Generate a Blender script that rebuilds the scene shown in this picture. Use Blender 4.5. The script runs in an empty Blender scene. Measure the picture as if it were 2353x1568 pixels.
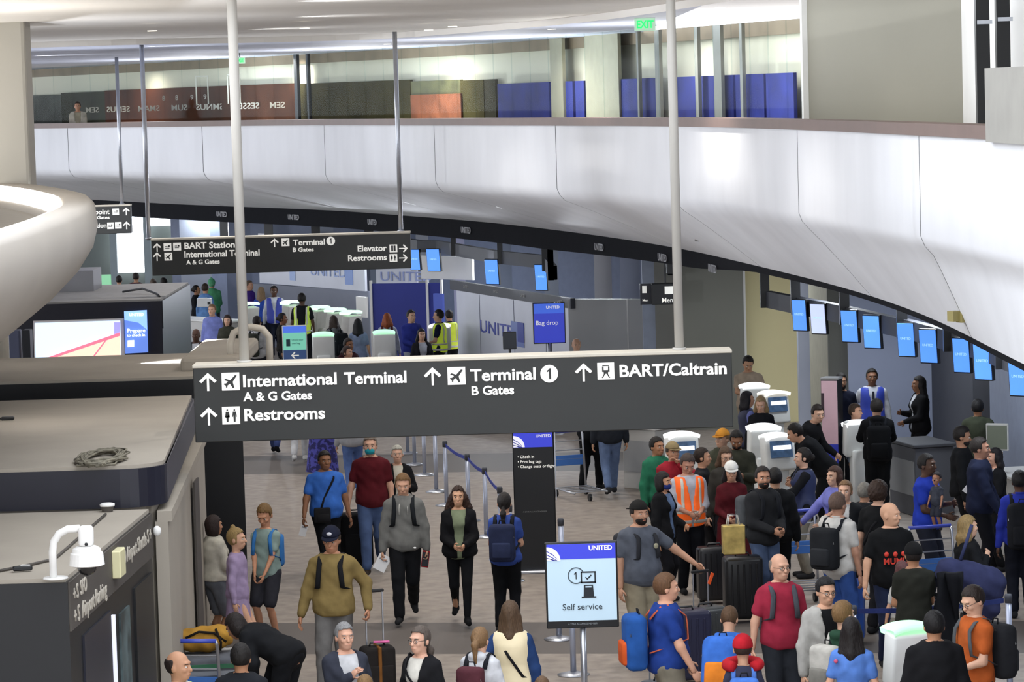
import bpy, bmesh, math, random
import numpy as np
from mathutils import Vector, Matrix
random.seed(7)
SC = bpy.context.scene
COL = SC.collection
# ---------------------------------------------------------------- camera
F_PX, CX, CY = 7500.0, 1176.5, 784.0
CAM = np.array([0.0, 0.0, 6.3])
PITCH = math.atan((CY - 215.0) / F_PX)
ROLL = 0.029
_F = np.array([0, math.cos(PITCH), -math.sin(PITCH)])
_R0 = np.array([1.0, 0, 0]); _U0 = np.array([0, math.sin(PITCH), math.cos(PITCH)])
_R = math.cos(ROLL) * _R0 - math.sin(ROLL) * _U0
_U = math.cos(ROLL) * _U0 + math.sin(ROLL) * _R0
cd = bpy.data.cameras.new('camera'); cam = bpy.data.objects.new('camera', cd); COL.objects.link(cam)
cd.sensor_width = 36.0; cd.lens = 36.0 * F_PX / 2353.0; cd.clip_start = 0.5; cd.clip_end = 400
cam.matrix_world = Matrix([[_R[0], _U[0], -_F[0], CAM[0]], [_R[1], _U[1], -_F[1], CAM[1]], [_R[2], _U[2], -_F[2], CAM[2]], [0, 0, 0, 1]])
SC.camera = cam
# ---------------------------------------------------------------- light
W = bpy.data.worlds.new('overcast_sky'); SC.world = W; W.use_nodes = True
bg = W.node_tree.nodes['Background']; bg.inputs[0].default_value = (0.90, 0.94, 1.0, 1); bg.inputs[1].default_value = 2.1
SC.view_settings.view_transform = 'Standard'; SC.view_settings.look = 'None'
SC.view_settings.exposure = 0.72; SC.view_settings.gamma = 1.0; SC.view_settings.use_curve_mapping = False
SC.cycles.use_denoising = True
SC.cycles.max_bounces = 6; SC.cycles.diffuse_bounces = 3; SC.cycles.glossy_bounces = 3; SC.cycles.transmission_bounces = 4; SC.cycles.transparent_max_bounces = 6
SC.cycles.caustics_reflective = False; SC.cycles.caustics_refractive = False
def area(name, loc, size, power, color=(1, 1, 1), rot=(0, 0, 0), sy=None):
    l = bpy.data.lights.new(name, 'AREA'); l.energy = power; l.color = color; l.size = size
    if sy: l.shape = 'RECTANGLE'; l.size_y = sy
    o = bpy.data.objects.new(name, l); COL.objects.link(o); o.location = loc; o.rotation_euler = rot
    return o
def spot(name, loc, aim, power, color=(1, 1, 1), ang=150, r=.08):
    l = bpy.data.lights.new(name, 'SPOT'); l.energy = power; l.color = color; l.spot_size = math.radians(ang); l.spot_blend = 1.0; l.shadow_soft_size = r
    o = bpy.data.objects.new(name, l); COL.objects.link(o); o.location = loc; o.rotation_euler = (Vector(aim) - Vector(loc)).to_track_quat('-Z', 'Y').to_euler(); return o
# added fill spots under the hall ceiling, aimed to brighten the curved fascia
for (xx, yy, tx, ty) in ((-2.5, 38, 3.6, 37), (-3.0, 45, 2.4, 45), (-4.2, 52, .3, 52), (-6.5, 59, -2, 59), (-9.5, 66, -4.5, 66), (-14, 73, -9, 74)):
    spot('fascia_fill_spot', (xx, yy, 7.22), (tx, ty, 4.0), 60 if yy < 50 else 110, (.97, .98, 1))
for (xx, yy, pw) in ((-1.2, 35.5, 300), (1.6, 37, 300), (-.6, 40.5, 380), (2.2, 42.5, 300), (-1.0, 46, 400), (1.2, 49, 300), (-2, 52, 400), (-4.5, 57, 400), (-6.5, 63, 350), (-9, 69, 350)):
    spot('hall_downlight', (xx, yy, 7.24), (xx, yy, 0), pw * .78, (1, .96, .9), 115)
# lamps under the mezzanine, over the check-in counters
for (xx, yy, pw) in ((6.0, 33, 55), (6.0, 40, 55), (5.8, 46, 60), (5.4, 51, 45), (3.9, 57.5, 30), (1.8, 66, 60), (-.2, 72, 80), (-3.0, 79, 90), (-8, 88, 120), (-12, 96, 120)):
    area('counter_ceiling_lamp', (xx, yy, 3.66 if yy < 50 else 3.40), 1.0, pw, (.86, .93, 1))
# spots in the mezzanine ceiling, over the walkway; added fills behind glass and parapet
for (xx, yy, pw) in ((5.6, 33, 30), (5.2, 39, 40), (3.9, 45, 60), (2.2, 52, 250), (-.6, 60, 350), (-4, 68, 350), (-8, 75, 350), (-12.5, 83, 350)):
    spot('mezzanine_ceiling_spot', (xx, yy, 7.30), (xx, yy, 5), pw, (1, .95, .88), 165)
for (xx, yy) in ((4.2, 50.5), (2.6, 55.5), (.6, 61.5), (-1.6, 68), (-5, 75), (-9.5, 82.5)):
    spot('reflection_fill_spot', (xx, yy, 7.30), (xx, yy, 5), 120, (1, .95, .86), 165)  # added fill spots that brighten the reflection panels behind the glass
for (a_, b_, pw, an) in (((-4.6, 38.5, 3.05), (3.9, 37, 4.3), 600, 75), ((-5, 42.5, 3.05), (2.9, 45, 4.3), 600, 75), ((-4.2, 43.8, 3.1), (1.2, 56, 4.3), 1100, 50), ((.9, 63.6, 2.45), (-.9, 60.5, 4.3), 110, 165), ((-.5, 67.2, 2.45), (-2.3, 65, 4.3), 110, 165), ((-2.3, 71.6, 2.35), (-4.2, 70, 4.3), 110, 165), ((-6, 82, 3.0), (-7.5, 78, 4.3), 150, 165), ((-9, 61.5, 3.2), (-9.5, 78, 4.3), 800, 60),
                        ((-5.2, 34.5, 3.1), (-4.8, 36, 7.4), 280, 105), ((-6.5, 42.6, 3.1), (-6.2, 43.5, 7.4), 280, 105), ((-7.6, 59, 3.1), (-7.4, 57.5, 7.4), 280, 105)):
    spot('soffit_ceiling_fill', a_, b_, pw, (.88, .92, 1), an)  # added fill on roofs and partition tops, brightens soffit and ceiling
for (xx, yy, pw) in ((5.6, 34, 15), (4.7, 42, 25), (2.6, 51, 60), (.0, 60, 75), (-3.0, 68, 80), (-7.2, 76, 80)):
    area('parapet_fill_light', (xx, yy, 5.3), .8, pw, (.93, .96, 1), (math.pi, 0, 0))  # added ceiling fill, hidden behind the parapet
for (xx, yy, pw) in ((-8.0, 42, 45), (-6.2, 37, 60), (-5.6, 31, 60)):
    area('balcony_fill_light', (xx, yy, 5.06), .6, pw, (1, .96, .9), (math.pi, 0, 0), 3)  # added ceiling fill, hidden behind the balcony rim
# ---------------------------------------------------------------- pixel helpers
def ray(px, py): return _F + _R * (px - CX) / F_PX - _U * (py - CY) / F_PX
def at(px, py, D):
    r = ray(px, py); return CAM + r * (D / r[1])
def onz(px, py, z):
    r = ray(px, py); return CAM + r * ((z - CAM[2]) / r[2])
def proj(p):
    v = np.array(p, float) - CAM; d = v @ _F
    return CX + F_PX * (v @ _R) / d, CY - F_PX * (v @ _U) / d
# ---------------------------------------------------------------- materials
MATS = {}
def mat(name, col, rough=.7, metal=0., emit=0., noise=.06, scale=6., bump=0., spec=.4, ecol=None, alpha=None, stretch=None):
    if name in MATS: return MATS[name]
    m = bpy.data.materials.new(name); m.use_nodes = True; nt = m.node_tree; b = nt.nodes['Principled BSDF']
    c = tuple(col) + (1,)
    b.inputs['Base Color'].default_value = c; b.inputs['Roughness'].default_value = rough; b.inputs['Metallic'].default_value = metal
    b.inputs['Specular IOR Level'].default_value = spec
    if emit: b.inputs['Emission Color'].default_value = tuple(ecol or col) + (1,); b.inputs['Emission Strength'].default_value = emit
    if alpha is not None: b.inputs['Alpha'].default_value = alpha
    if noise > 0:
        tc = nt.nodes.new('ShaderNodeTexCoord'); n = nt.nodes.new('ShaderNodeTexNoise'); n.inputs['Scale'].default_value = scale; n.inputs['Detail'].default_value = 3
        if stretch:
            mp = nt.nodes.new('ShaderNodeMapping'); mp.inputs['Scale'].default_value = stretch
            nt.links.new(tc.outputs['Object'], mp.inputs[0]); nt.links.new(mp.outputs[0], n.inputs['Vector'])
        else: nt.links.new(tc.outputs['Object'], n.inputs['Vector'])
        r = nt.nodes.new('ShaderNodeValToRGB'); r.color_ramp.elements[0].position = .3; r.color_ramp.elements[1].position = .7
        r.color_ramp.elements[0].color = tuple(x * (1 - noise) for x in col) + (1,); r.color_ramp.elements[1].color = tuple(min(1, x * (1 + noise)) for x in col) + (1,)
        nt.links.new(n.outputs['Fac'], r.inputs[0]); nt.links.new(r.outputs[0], b.inputs['Base Color'])
        if bump:
            bp = nt.nodes.new('ShaderNodeBump'); bp.inputs['Strength'].default_value = bump; bp.inputs['Distance'].default_value = .02
            nt.links.new(n.outputs['Fac'], bp.inputs['Height']); nt.links.new(bp.outputs[0], b.inputs['Normal'])
    MATS[name] = m; return m
def srgb(r, g, b):
    f = lambda u: (u / 255 / 12.92) if u / 255 <= .04045 else ((u / 255 + .055) / 1.055) ** 2.4
    return (f(r), f(g), f(b))
def S(hexs): return srgb(int(hexs[0:2], 16), int(hexs[2:4], 16), int(hexs[4:6], 16))
def cmat(kind, hexs):
    k = kind + '_' + hexs
    if kind == 'cloth': return mat(k, tuple(u * .74 for u in S(hexs)), .88, noise=.16, scale=9, bump=.25, spec=.15)
    if kind == 'skin': return mat(k, tuple(u * .88 for u in S(hexs)), .55, noise=.05, scale=20, spec=.3)
    if kind == 'hair': return mat(k, tuple(u * .7 for u in S(hexs)), .6, noise=.3, scale=45, bump=.4, spec=.3, stretch=(3, 3, .4))
    if kind == 'paint': return mat(k, S(hexs), .5, noise=.04, scale=3)
    if kind == 'plastic': return mat(k, S(hexs), .35, noise=.03, scale=5)
    if kind == 'metal': return mat(k, S(hexs), .3, metal=.9, noise=.05, scale=8)
    if kind == 'glow': return mat(k, S(hexs), .4, emit=1.0, noise=0)
    if kind == 'print': return mat(k, S(hexs), .5, noise=0)
    raise KeyError(kind)
# ---------------------------------------------------------------- objects
def tag(o, label=None, cat=None, group=None, kind=None):
    if label: o['label'] = label
    if cat: o['category'] = cat
    if group: o['group'] = group
    if kind: o['kind'] = kind
    return o
def empty(name, loc=(0, 0, 0), rz=0, label=None, cat=None, group=None, kind=None):
    o = bpy.data.objects.new(name, None); COL.objects.link(o); o.location = tuple(loc); o.rotation_euler = (0, 0, rz); o.empty_display_size = .1
    return tag(o, label, cat, group, kind)
def link(name, me, parent=None, loc=(0, 0, 0), rot=(0, 0, 0)):
    o = bpy.data.objects.new(name, me); COL.objects.link(o); o.location = tuple(loc); o.rotation_euler = rot
    if parent is not None: o.parent = parent
    return o
class MB:
    """collects geometry of ONE part"""
    def __init__(s): s.v = []; s.f = []; s.m = []; s.n = 0
    def add(s, v, f, mi=0):
        v = np.asarray(v, float).reshape(-1, 3)
        s.v.append(v); s.f += [tuple(int(i) + s.n for i in q) for q in f]; s.m += [mi] * len(f); s.n += len(v); return s
    def box(s, c, d, rz=0, mi=0, taper=1.0):
        x, y, z = np.array(d) / 2; v = []
        for k, (a, b2, e) in enumerate([(-1, -1, -1), (1, -1, -1), (1, 1, -1), (-1, 1, -1), (-1, -1, 1), (1, -1, 1), (1, 1, 1), (-1, 1, 1)]):
            t = taper if e > 0 else 1.; v.append((a * x * t, b2 * y * t, e * z))
        v = np.array(v); cr, sr = math.cos(rz), math.sin(rz)
        v = np.stack([v[:, 0] * cr - v[:, 1] * sr, v[:, 0] * sr + v[:, 1] * cr, v[:, 2]], 1) + np.array(c)
        return s.add(v, [(0, 3, 2, 1), (4, 5, 6, 7), (0, 1, 5, 4), (1, 2, 6, 5), (2, 3, 7, 6), (3, 0, 4, 7)], mi)
    def rbox(s, c, d, bev=.02, seg=2, rz=0, mi=0, rx=0, ry=0):
        bm = bmesh.new(); bmesh.ops.create_cube(bm, size=1); bmesh.ops.scale(bm, vec=d, verts=bm.verts)
        bmesh.ops.bevel(bm, geom=bm.edges[:], offset=bev, segments=seg, profile=.5, affect='EDGES')
        M = Matrix.Rotation(rz, 3, 'Z') @ Matrix.Rotation(ry, 3, 'Y') @ Matrix.Rotation(rx, 3, 'X')
        bm.verts.index_update(); v = [tuple(M @ q.co + Vector(c)) for q in bm.verts]; f = [tuple(q.index for q in p.verts) for p in bm.faces]; bm.free()
        return s.add(v, f, mi)
    def tube(s, pts, r, n=8, mi=0, cap=True, flat=1.0, up=None):
        P = [np.array(p, float) for p in pts]; rr = list(r) if hasattr(r, '__len__') else [r] * len(P); v = []; f = []; prev = None
        for i, p in enumerate(P):
            t = P[min(i + 1, len(P) - 1)] - P[max(i - 1, 0)]; t = t / (np.linalg.norm(t) + 1e-9)
            if prev is None: u = np.cross(t, up if up is not None else ((0, 0, 1) if abs(t[2]) < .9 else (0, 1, 0)))
            else: u = prev - t * (prev @ t)
            u = u / (np.linalg.norm(u) + 1e-9); w = np.cross(t, u); prev = u
            for k in range(n):
                a = 2 * math.pi * k / n; v.append(p + rr[i] * (math.cos(a) * u + flat * math.sin(a) * w))
        for i in range(len(P) - 1):
            for k in range(n):
                a = i * n + k; b = i * n + (k + 1) % n; f.append((a, b, b + n, a + n))
        if cap: f.append(tuple(range(n))[::-1]); f.append(tuple(range((len(P) - 1) * n, len(P) * n)))
        return s.add(v, f, mi)
    def lathe(s, prof, c=(0, 0, 0), n=20, mi=0):
        v = []; f = []
        for (r, z) in prof:
            for k in range(n): a = 2 * math.pi * k / n; v.append((c[0] + r * math.cos(a), c[1] + r * math.sin(a), c[2] + z))
        for i in range(len(prof) - 1):
            for k in range(n): a = i * n + k; b = i * n + (k + 1) % n; f.append((a, b, b + n, a + n))
        f.append(tuple(range(n))[::-1]); f.append(tuple(range((len(prof) - 1) * n, len(prof) * n)))
        return s.add(v, f, mi)
    def ell(s, c, r, n=10, m=7, mi=0, R=None):
        v = []; f = []
        for i in range(m + 1):
            th = math.pi * i / m
            for k in range(n):
                a = 2 * math.pi * k / n; v.append((r[0] * math.sin(th) * math.cos(a), r[1] * math.sin(th) * math.sin(a), r[2] * math.cos(th)))
        for i in range(m):
            for k in range(n): a = i * n + k; b = i * n + (k + 1) % n; f.append((a, a + n, b + n, b))
        v = np.array(v)
        if R is not None: v = v @ np.asarray(R).T
        return s.add(v + np.array(c), f, mi)
    def prism(s, poly, z0, z1, mi=0):
        n = len(poly); v = [(p[0], p[1], z0) for p in poly] + [(p[0], p[1], z1) for p in poly]
        f = [tuple(range(n))[::-1], tuple(range(n, 2 * n))] + [(k, (k + 1) % n, n + (k + 1) % n, n + k) for k in range(n)]
        return s.add(v, f, mi)
    def grid(s, rows, mi=0):
        R_, C_ = len(rows), len(rows[0]); v = [p for r in rows for p in r]
        return s.add(v, [(i * C_ + j, i * C_ + j + 1, (i + 1) * C_ + j + 1, (i + 1) * C_ + j) for i in range(R_ - 1) for j in range(C_ - 1)], mi)
    def mesh(s, name, mats, smooth=False):
        me = bpy.data.meshes.new(name); v = np.concatenate(s.v)
        me.from_pydata(v.tolist(), [], s.f)
        for m in (mats if isinstance(mats, (list, tuple)) else [mats]): me.materials.append(m)
        if len(set(s.m)) > 1: me.polygons.foreach_set('material_index', s.m)
        if smooth: me.polygons.foreach_set('use_smooth', [True] * len(s.f))
        me.update(); return me
    def build(s, name, mats, parent=None, smooth=False, loc=(0, 0, 0), rot=(0, 0, 0)):
        return link(name, s.mesh(name, mats, smooth), parent, loc, rot)
def text(name, body, size, material, parent=None, loc=(0, 0, 0), rot=(math.pi / 2, 0, 0), bold=.018, align='LEFT', depth=.004, sx=1.0):
    cu = bpy.data.curves.new('t', 'FONT'); cu.body = body; cu.size = size; cu.offset = bold * size; cu.extrude = depth; cu.align_x = align; cu.resolution_u = 3
    o = bpy.data.objects.new('t', cu); COL.objects.link(o)
    me = bpy.data.meshes.new_from_object(o.evaluated_get(bpy.context.evaluated_depsgraph_get()))
    COL.objects.unlink(o); bpy.data.objects.remove(o); bpy.data.curves.remove(cu)
    me.materials.clear(); me.materials.append(material)
    if sx != 1.0: me.transform(Matrix.Scale(sx, 4, (1, 0, 0)))
    o = link(name, me, parent, loc, rot); return o
def text_width(o): xs = [v.co.x for v in o.data.vertices]; return max(xs) - min(xs)
def polypart(name, poly, depth, material, parent, loc, rot=(math.pi / 2, 0, 0)):
    """flat outline in x,y with a small thickness (arrows, pictograms)"""
    return MB().prism(poly, -depth, depth).build(name, material, parent, loc=loc, rot=rot)
# ================================================================ setting
def curve(pts, deg=4):
    p = np.array(pts, float); c = np.polyfit(p[:, 1], p[:, 0], deg); return lambda d: np.polyval(c, d)
def pch(pts):   # smooth X(D) through the points, straight beyond them
    p = np.array(sorted(pts, key=lambda q: q[1])); D = p[:, 1]; X = p[:, 0]
    dd = np.linspace(D[0], D[-1], 400); xx = np.interp(dd, D, X); k = np.hanning(61); k /= k.sum()
    pad = 30; xe = np.concatenate([xx[0] + (xx[1] - xx[0]) * np.arange(-pad, 0), xx, xx[-1] + (xx[-1] - xx[-2]) * np.arange(1, pad + 1)])
    xs = np.convolve(xe, k, 'valid')
    def f(d):
        d = np.asarray(d, float); r = np.interp(d, dd, xs)
        r = np.where(d < dd[0], xs[0] + (d - dd[0]) * (xs[3] - xs[0]) / (dd[3] - dd[0]), r)
        return np.where(d > dd[-1], xs[-1] + (d - dd[-1]) * (xs[-1] - xs[-4]) / (dd[-1] - dd[-4]), r)
    return f
XO = pch([(4.5, 18), (4.42, 24), (4.25, 28.6), (3.5, 38), (2.53, 44.8), (.84, 50.8), (-4.2, 66.7), (-12, 81), (-20, 95)])
XI = pch([(4.9, 18), (4.6, 24), (4.45, 28), (4.5, 32.8), (4.43, 36), (4.08, 40.6), (3.23, 47.2), (2.67, 51.5), (1.3, 57.7), (-.66, 64.9), (-2.25, 68.7), (-3.9, 73.5), (-7.3, 79), (-11.1, 87), (-15, 95)])
def Dpx(fx, px):    # where a plan curve crosses a pixel column
    lo, hi = 20., 104.
    g = lambda d: float(fx(d)) - (px - CX) / F_PX * d
    ds = np.linspace(lo, hi, 800); vs = np.array([g(d) for d in ds]); i = np.where(np.diff(np.sign(vs)) != 0)[0]
    if len(i) == 0: return lo
    i = i[0]; return ds[i] - vs[i] * (ds[i + 1] - ds[i]) / (vs[i + 1] - vs[i])
DS = np.linspace(18, 100, 84)
M_concrete = mat('white_concrete', S('e2e3e7'), .6, noise=.05, scale=1.2, bump=.05, stretch=(1, 1, .35))
M_rail = mat('brown_stone_cap', S('6d5850'), .5, noise=.06, scale=3)
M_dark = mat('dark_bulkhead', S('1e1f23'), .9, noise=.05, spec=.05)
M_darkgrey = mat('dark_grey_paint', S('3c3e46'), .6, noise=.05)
M_wallblue = mat('blue_grey_wall', S('8f97ac'), .5, noise=.06, scale=.8)
M_wallgrey = mat('olive_grey_wall', S('67675f'), .6, noise=.04, scale=.7)
M_cream = mat('cream_wall', S('d3c99c'), .7, noise=.03, scale=.7)
M_tan = mat('tan_wall', S('8f8c7f'), .7, noise=.03, scale=.5)
M_white = mat('white_paint', S('e4e3e0'), .5, noise=.03, scale=2)
M_ceil = mat('ceiling_plaster', S('efebe5'), .8, noise=.03, scale=.5)
M_ceilblue = mat('pale_blue_ceiling', S('d3d8ea'), .6, noise=.10, scale=.5)
M_black = mat('black_panel', S('17181b'), .35, noise=.04)
M_steel = mat('brushed_steel', S('b9bcc4'), .32, metal=.85, noise=.04, scale=20)
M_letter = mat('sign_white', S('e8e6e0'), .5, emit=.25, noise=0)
def struct(o): o['kind'] = 'structure'; return o

# floor: carpet tiles with darker cross bands
mf = bpy.data.materials.new('carpet'); mf.use_nodes = True; nt = mf.node_tree; b = nt.nodes['Principled BSDF']; b.inputs['Roughness'].default_value = .55; b.inputs['Specular IOR Level'].default_value = .35
tc = nt.nodes.new('ShaderNodeTexCoord'); sp = nt.nodes.new('ShaderNodeSeparateXYZ'); nt.links.new(tc.outputs['Object'], sp.inputs[0])
def band(y0, y1):
    a = nt.nodes.new('ShaderNodeMath'); a.operation = 'GREATER_THAN'; a.inputs[1].default_value = y0; c = nt.nodes.new('ShaderNodeMath'); c.operation = 'LESS_THAN'; c.inputs[1].default_value = y1
    sl = nt.nodes.new('ShaderNodeMath'); sl.operation = 'MULTIPLY_ADD'; sl.inputs[1].default_value = .16
    nt.links.new(sp.outputs['X'], sl.inputs[0]); nt.links.new(sp.outputs['Y'], sl.inputs[2])
    nt.links.new(sl.outputs[0], a.inputs[0]); nt.links.new(sl.outputs[0], c.inputs[0])
    m = nt.nodes.new('ShaderNodeMath'); m.operation = 'MULTIPLY'; nt.links.new(a.outputs[0], m.inputs[0]); nt.links.new(c.outputs[0], m.inputs[1]); return m
prev = None
for (a0, a1) in ((18, 20), (36.4, 38.6), (54.2, 57), (73, 76)):
    m = band(a0, a1)
    if prev: ad = nt.nodes.new('ShaderNodeMath'); ad.operation = 'ADD'; nt.links.new(prev.outputs[0], ad.inputs[0]); nt.links.new(m.outputs[0], ad.inputs[1]); prev = ad
    else: prev = m
ns = nt.nodes.new('ShaderNodeTexNoise'); ns.inputs['Scale'].default_value = 5; ns.inputs['Detail'].default_value = 6; nt.links.new(tc.outputs['Object'], ns.inputs['Vector'])
rp = nt.nodes.new('ShaderNodeValToRGB'); rp.color_ramp.elements[0].color = S('827870') + (1,); rp.color_ramp.elements[1].color = S('9d9287') + (1,); rp.color_ramp.elements[0].position = .3; rp.color_ramp.elements[1].position = .7
nt.links.new(ns.outputs['Fac'], rp.inputs[0]); mx = nt.nodes.new('ShaderNodeMixRGB'); nt.links.new(prev.outputs[0], mx.inputs[0]); nt.links.new(rp.outputs[0], mx.inputs[1]); mx.inputs[2].default_value = S('615a55') + (1,)
nt.links.new(mx.outputs[0], b.inputs['Base Color'])
struct(MB().box((0, 52, -.05), (60, 116, .1)).build('floor', mf))

# ---- curved mezzanine on the right: cap, fascia panels, soffit
mz = struct(empty('wall_mezzanine', (0, 0, 0)))
ZR, ZRB, ZB, ZI, ZBH = 5.90, 5.78, 4.80, 3.80, 3.42
def zbh(d): return ZI - float(np.interp(d, [40, 46, 50, 60], [.07, .10, .26, .38]))
seams = [18.0] + sorted(Dpx(XO, p) for p in (172, 480, 760, 1012, 1290, 1560, 1844, 2123)) + [100.0]
def profile(d):
    xo, xi = float(XO(d)), float(XI(d)); w = xi - xo
    return [(xo - .0, d, ZRB), (xo, d, 5.2), (xo, d, ZB), (xo + .04, d, ZB - .1), (xo + .12, d, ZB - .19), (xo + .12 + .22 * (w - .12), d, ZB - .19 - .2 * (ZB - .19 - ZI)), (xo + .12 + .6 * (w - .12), d, ZB - .19 - .58 * (ZB - .19 - ZI)), (xi, d, ZI)]
for a0, a1 in zip(seams[:-1], seams[1:]):
    n = max(3, int((a1 - a0) * 1.2)); rows = [profile(d) for d in np.linspace(a0 + .012, a1 - .012, n)]
    MB().grid(rows).build('fascia_panel', M_concrete, mz, smooth=True)
MB().grid([[(float(XO(d)) + .1, d, ZRB - .02), (float(XO(d)) + .1, d, ZB - .1), (float(XI(d)) + .2, d, ZI + .3)] for d in DS]).build('fascia_core', M_darkgrey, mz)
MB().grid([[(float(XO(d)) - .03, d, ZRB), (float(XO(d)) - .03, d, ZR), (float(XO(d)) + .24, d, ZR), (float(XO(d)) + .24, d, ZRB - .9)] for d in DS]).build('rail_cap', M_rail, mz)
MB().grid([[(float(XO(d)) + .2, d, 4.86), (float(XO(d)) + 12, d, 4.86)] for d in DS]).build('walkway_floor', M_tan, mz)
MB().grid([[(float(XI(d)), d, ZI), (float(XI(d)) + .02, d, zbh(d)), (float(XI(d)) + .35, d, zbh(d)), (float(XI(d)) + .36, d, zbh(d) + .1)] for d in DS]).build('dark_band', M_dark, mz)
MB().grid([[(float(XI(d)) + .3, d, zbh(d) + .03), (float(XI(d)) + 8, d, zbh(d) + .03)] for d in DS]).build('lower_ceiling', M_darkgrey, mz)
# downlight pairs in the soffit
for px, py in ((485, 441), (1050, 474), (1617, 547), (2203, 727)):
    d = Dpx(lambda q: XO(q) + .75 * (XI(q) - XO(q)), px)
    for dx in (-10, 10):
        p = at(px + dx, py + abs(dx) * .1 + dx * .12, d - .1)
        MB().box(p, (.10, .10, .10), .5).build('soffit_light', cmat('paint', '55544e' if px < 2000 else '8d8252'), mz)
# "UNITED" lettering on the dark band
for px in (520, 685, 865, 1080, 1385, 1530, 1645):
    d = Dpx(XI, px); t = float(XI(d + .1) - XI(d - .1)) / .2
    text('band_lettering', 'UNITED', .17, cmat('print', '8b8b90'), mz, (float(XI(d)) - .02, d, ZBH + .13), (math.pi / 2, 0, math.atan2(-1, -t) if False else math.atan2(1, t) - math.pi), bold=.01, align='CENTER')

# ---- upper level: ceiling, glass wall, plaster wall
ZC = 7.48
cl = struct(empty('ceiling', (0, 0, 0)))
EDGE = [(-30, 57), (-8.5, 57), (-6.1, 56.5), (-5.1, 58), (-2.2, 58.8), (.84, 51), (2.17, 44.8), (3.0, 38), (3.4, 30)]
ZM = 7.33
ed = np.array(EDGE); ex = np.linspace(-30, 3.35, 80); ey = np.interp(ex, ed[:, 0], ed[:, 1]); kk_ = np.hanning(9); kk_ /= kk_.sum(); ey = np.convolve(np.pad(ey, 4, 'edge'), kk_, 'valid')
MB().grid([[(x, y, ZC - .05), (x, min(33.0, y - .1), ZC - .05)] for x, y in zip(ex, ey)]).build('hall_ceiling_panel', M_ceil, cl)
MB().grid([[(x, y, ZC - .05), (x, y + .02, ZM)] for x, y in zip(ex, ey)]).build('ceiling_edge', M_ceil, cl)
MB().grid([[(x, y + .02, ZM), (x, 112, ZM)] for x, y in zip(ex, ey) if x < 2.7]).build('mezzanine_ceiling_panel', M_ceilblue, cl)
MB().grid([[(2.6, d, 8.8), (14, d, 8.8)] for d in np.linspace(24, 112, 12)]).build('upper_ceiling_panel', M_ceil, cl)
ring = [(-7.9 + 1.15 * math.cos(a), 42.5 + 4.6 * math.sin(a), ZC - .06) for a in np.linspace(0, 2 * math.pi, 60)]
MB().tube(ring, .012, 5).build('ceiling_disc_rim', cmat('paint', 'a39e97'), cl)
MB().lathe([(1.1, 0), (1.1, .03)], (0, 0, 0), 40).build('ceiling_disc', M_ceil, cl, loc=(-7.9, 42.5, ZC - .09)).scale = (1, 4.1, 1)
for (px, py) in ((350, 72), (700, 66), (985, 70), (1040, 62), (1075, 88), (1268, 68), (890, 102), (703, 116), (1655, 18), (1360, 56)):
    z = ZC - .06 if py < 60 else ZM - .01
    p = onz(px, py, z); MB().lathe([(.07, 0), (.07, .012)], (0, 0, 0), 12).build('downlight', cmat('glow', 'fff6e4'), cl, loc=p)

def XG(d): return XO(d) + 3.0
def glass_pt(px): d = Dpx(XG, px); return np.array([float(XG(d)), d])
def wall_pt(px, off=3.9): f = lambda q: XO(q) + off; d = Dpx(f, px); return np.array([float(f(d)), d])
# reflection in the glass wall, built as solid panels behind it
bw = struct(empty('wall_glass_reflection', (0, 0, 0)))
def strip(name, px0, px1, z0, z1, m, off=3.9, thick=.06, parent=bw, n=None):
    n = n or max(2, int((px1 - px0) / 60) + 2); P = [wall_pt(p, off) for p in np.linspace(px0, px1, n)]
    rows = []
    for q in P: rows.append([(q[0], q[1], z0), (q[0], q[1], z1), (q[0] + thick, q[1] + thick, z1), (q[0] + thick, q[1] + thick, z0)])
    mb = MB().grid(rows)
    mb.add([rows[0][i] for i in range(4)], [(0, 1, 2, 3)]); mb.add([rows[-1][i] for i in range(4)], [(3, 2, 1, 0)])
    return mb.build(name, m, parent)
strip('reflected_cream_wall', 30, 1862, 4.86, ZM + .02, mat('reflection_cream', S('e6dfc9'), .7, noise=.03, scale=.6), 4.3)
strip('reflected_frieze', 30, 1862, 7.12, ZM + .02, mat('reflection_frieze', S('92816c'), .7, noise=.15, scale=2), 4.2)
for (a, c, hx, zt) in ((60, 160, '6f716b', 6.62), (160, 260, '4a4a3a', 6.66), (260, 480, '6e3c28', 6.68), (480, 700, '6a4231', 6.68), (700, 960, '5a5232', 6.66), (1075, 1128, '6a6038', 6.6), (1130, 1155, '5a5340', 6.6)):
    strip('reflected_brown_panel', a, c, 4.9, zt, mat('panel_' + hx, tuple(np.array(S(hx)) * .55), .8, noise=.25, scale=1.5, spec=.1), 4.1)
strip('reflected_orange_panel', 960, 1075, 4.9, 6.33, mat('reflection_orange', S('8a4f34'), .8, noise=.3, scale=3), 4.05)
strip('reflected_green_panel', 960, 1075, 6.33, 6.62, mat('reflected_green_panel', S('5d5a3a'), .5, noise=.3, scale=3), 4.12)
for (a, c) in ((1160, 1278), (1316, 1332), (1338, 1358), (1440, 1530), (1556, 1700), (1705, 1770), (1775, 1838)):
    strip('reflected_blue_poster', a, c, 4.9, 6.50, mat('reflected_blue_poster', S('2b3382'), .8, noise=.22, scale=2.2), 4.0)
for (a, c) in ((1282, 1310), (1362, 1438)): strip('reflected_beige_pillar', a, c, 4.86, ZM + .02, mat('reflected_beige_pillar', S('a39d88'), .6), 3.95)
for (a, c) in ((1480, 1484), (1522, 1532), (1613, 1620), (1656, 1673), (1716, 1722)): strip('grey_mullion', a, c, 4.86, ZM, mat('grey_mullion', S('8c8a84'), .4), 3.85)
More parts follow.
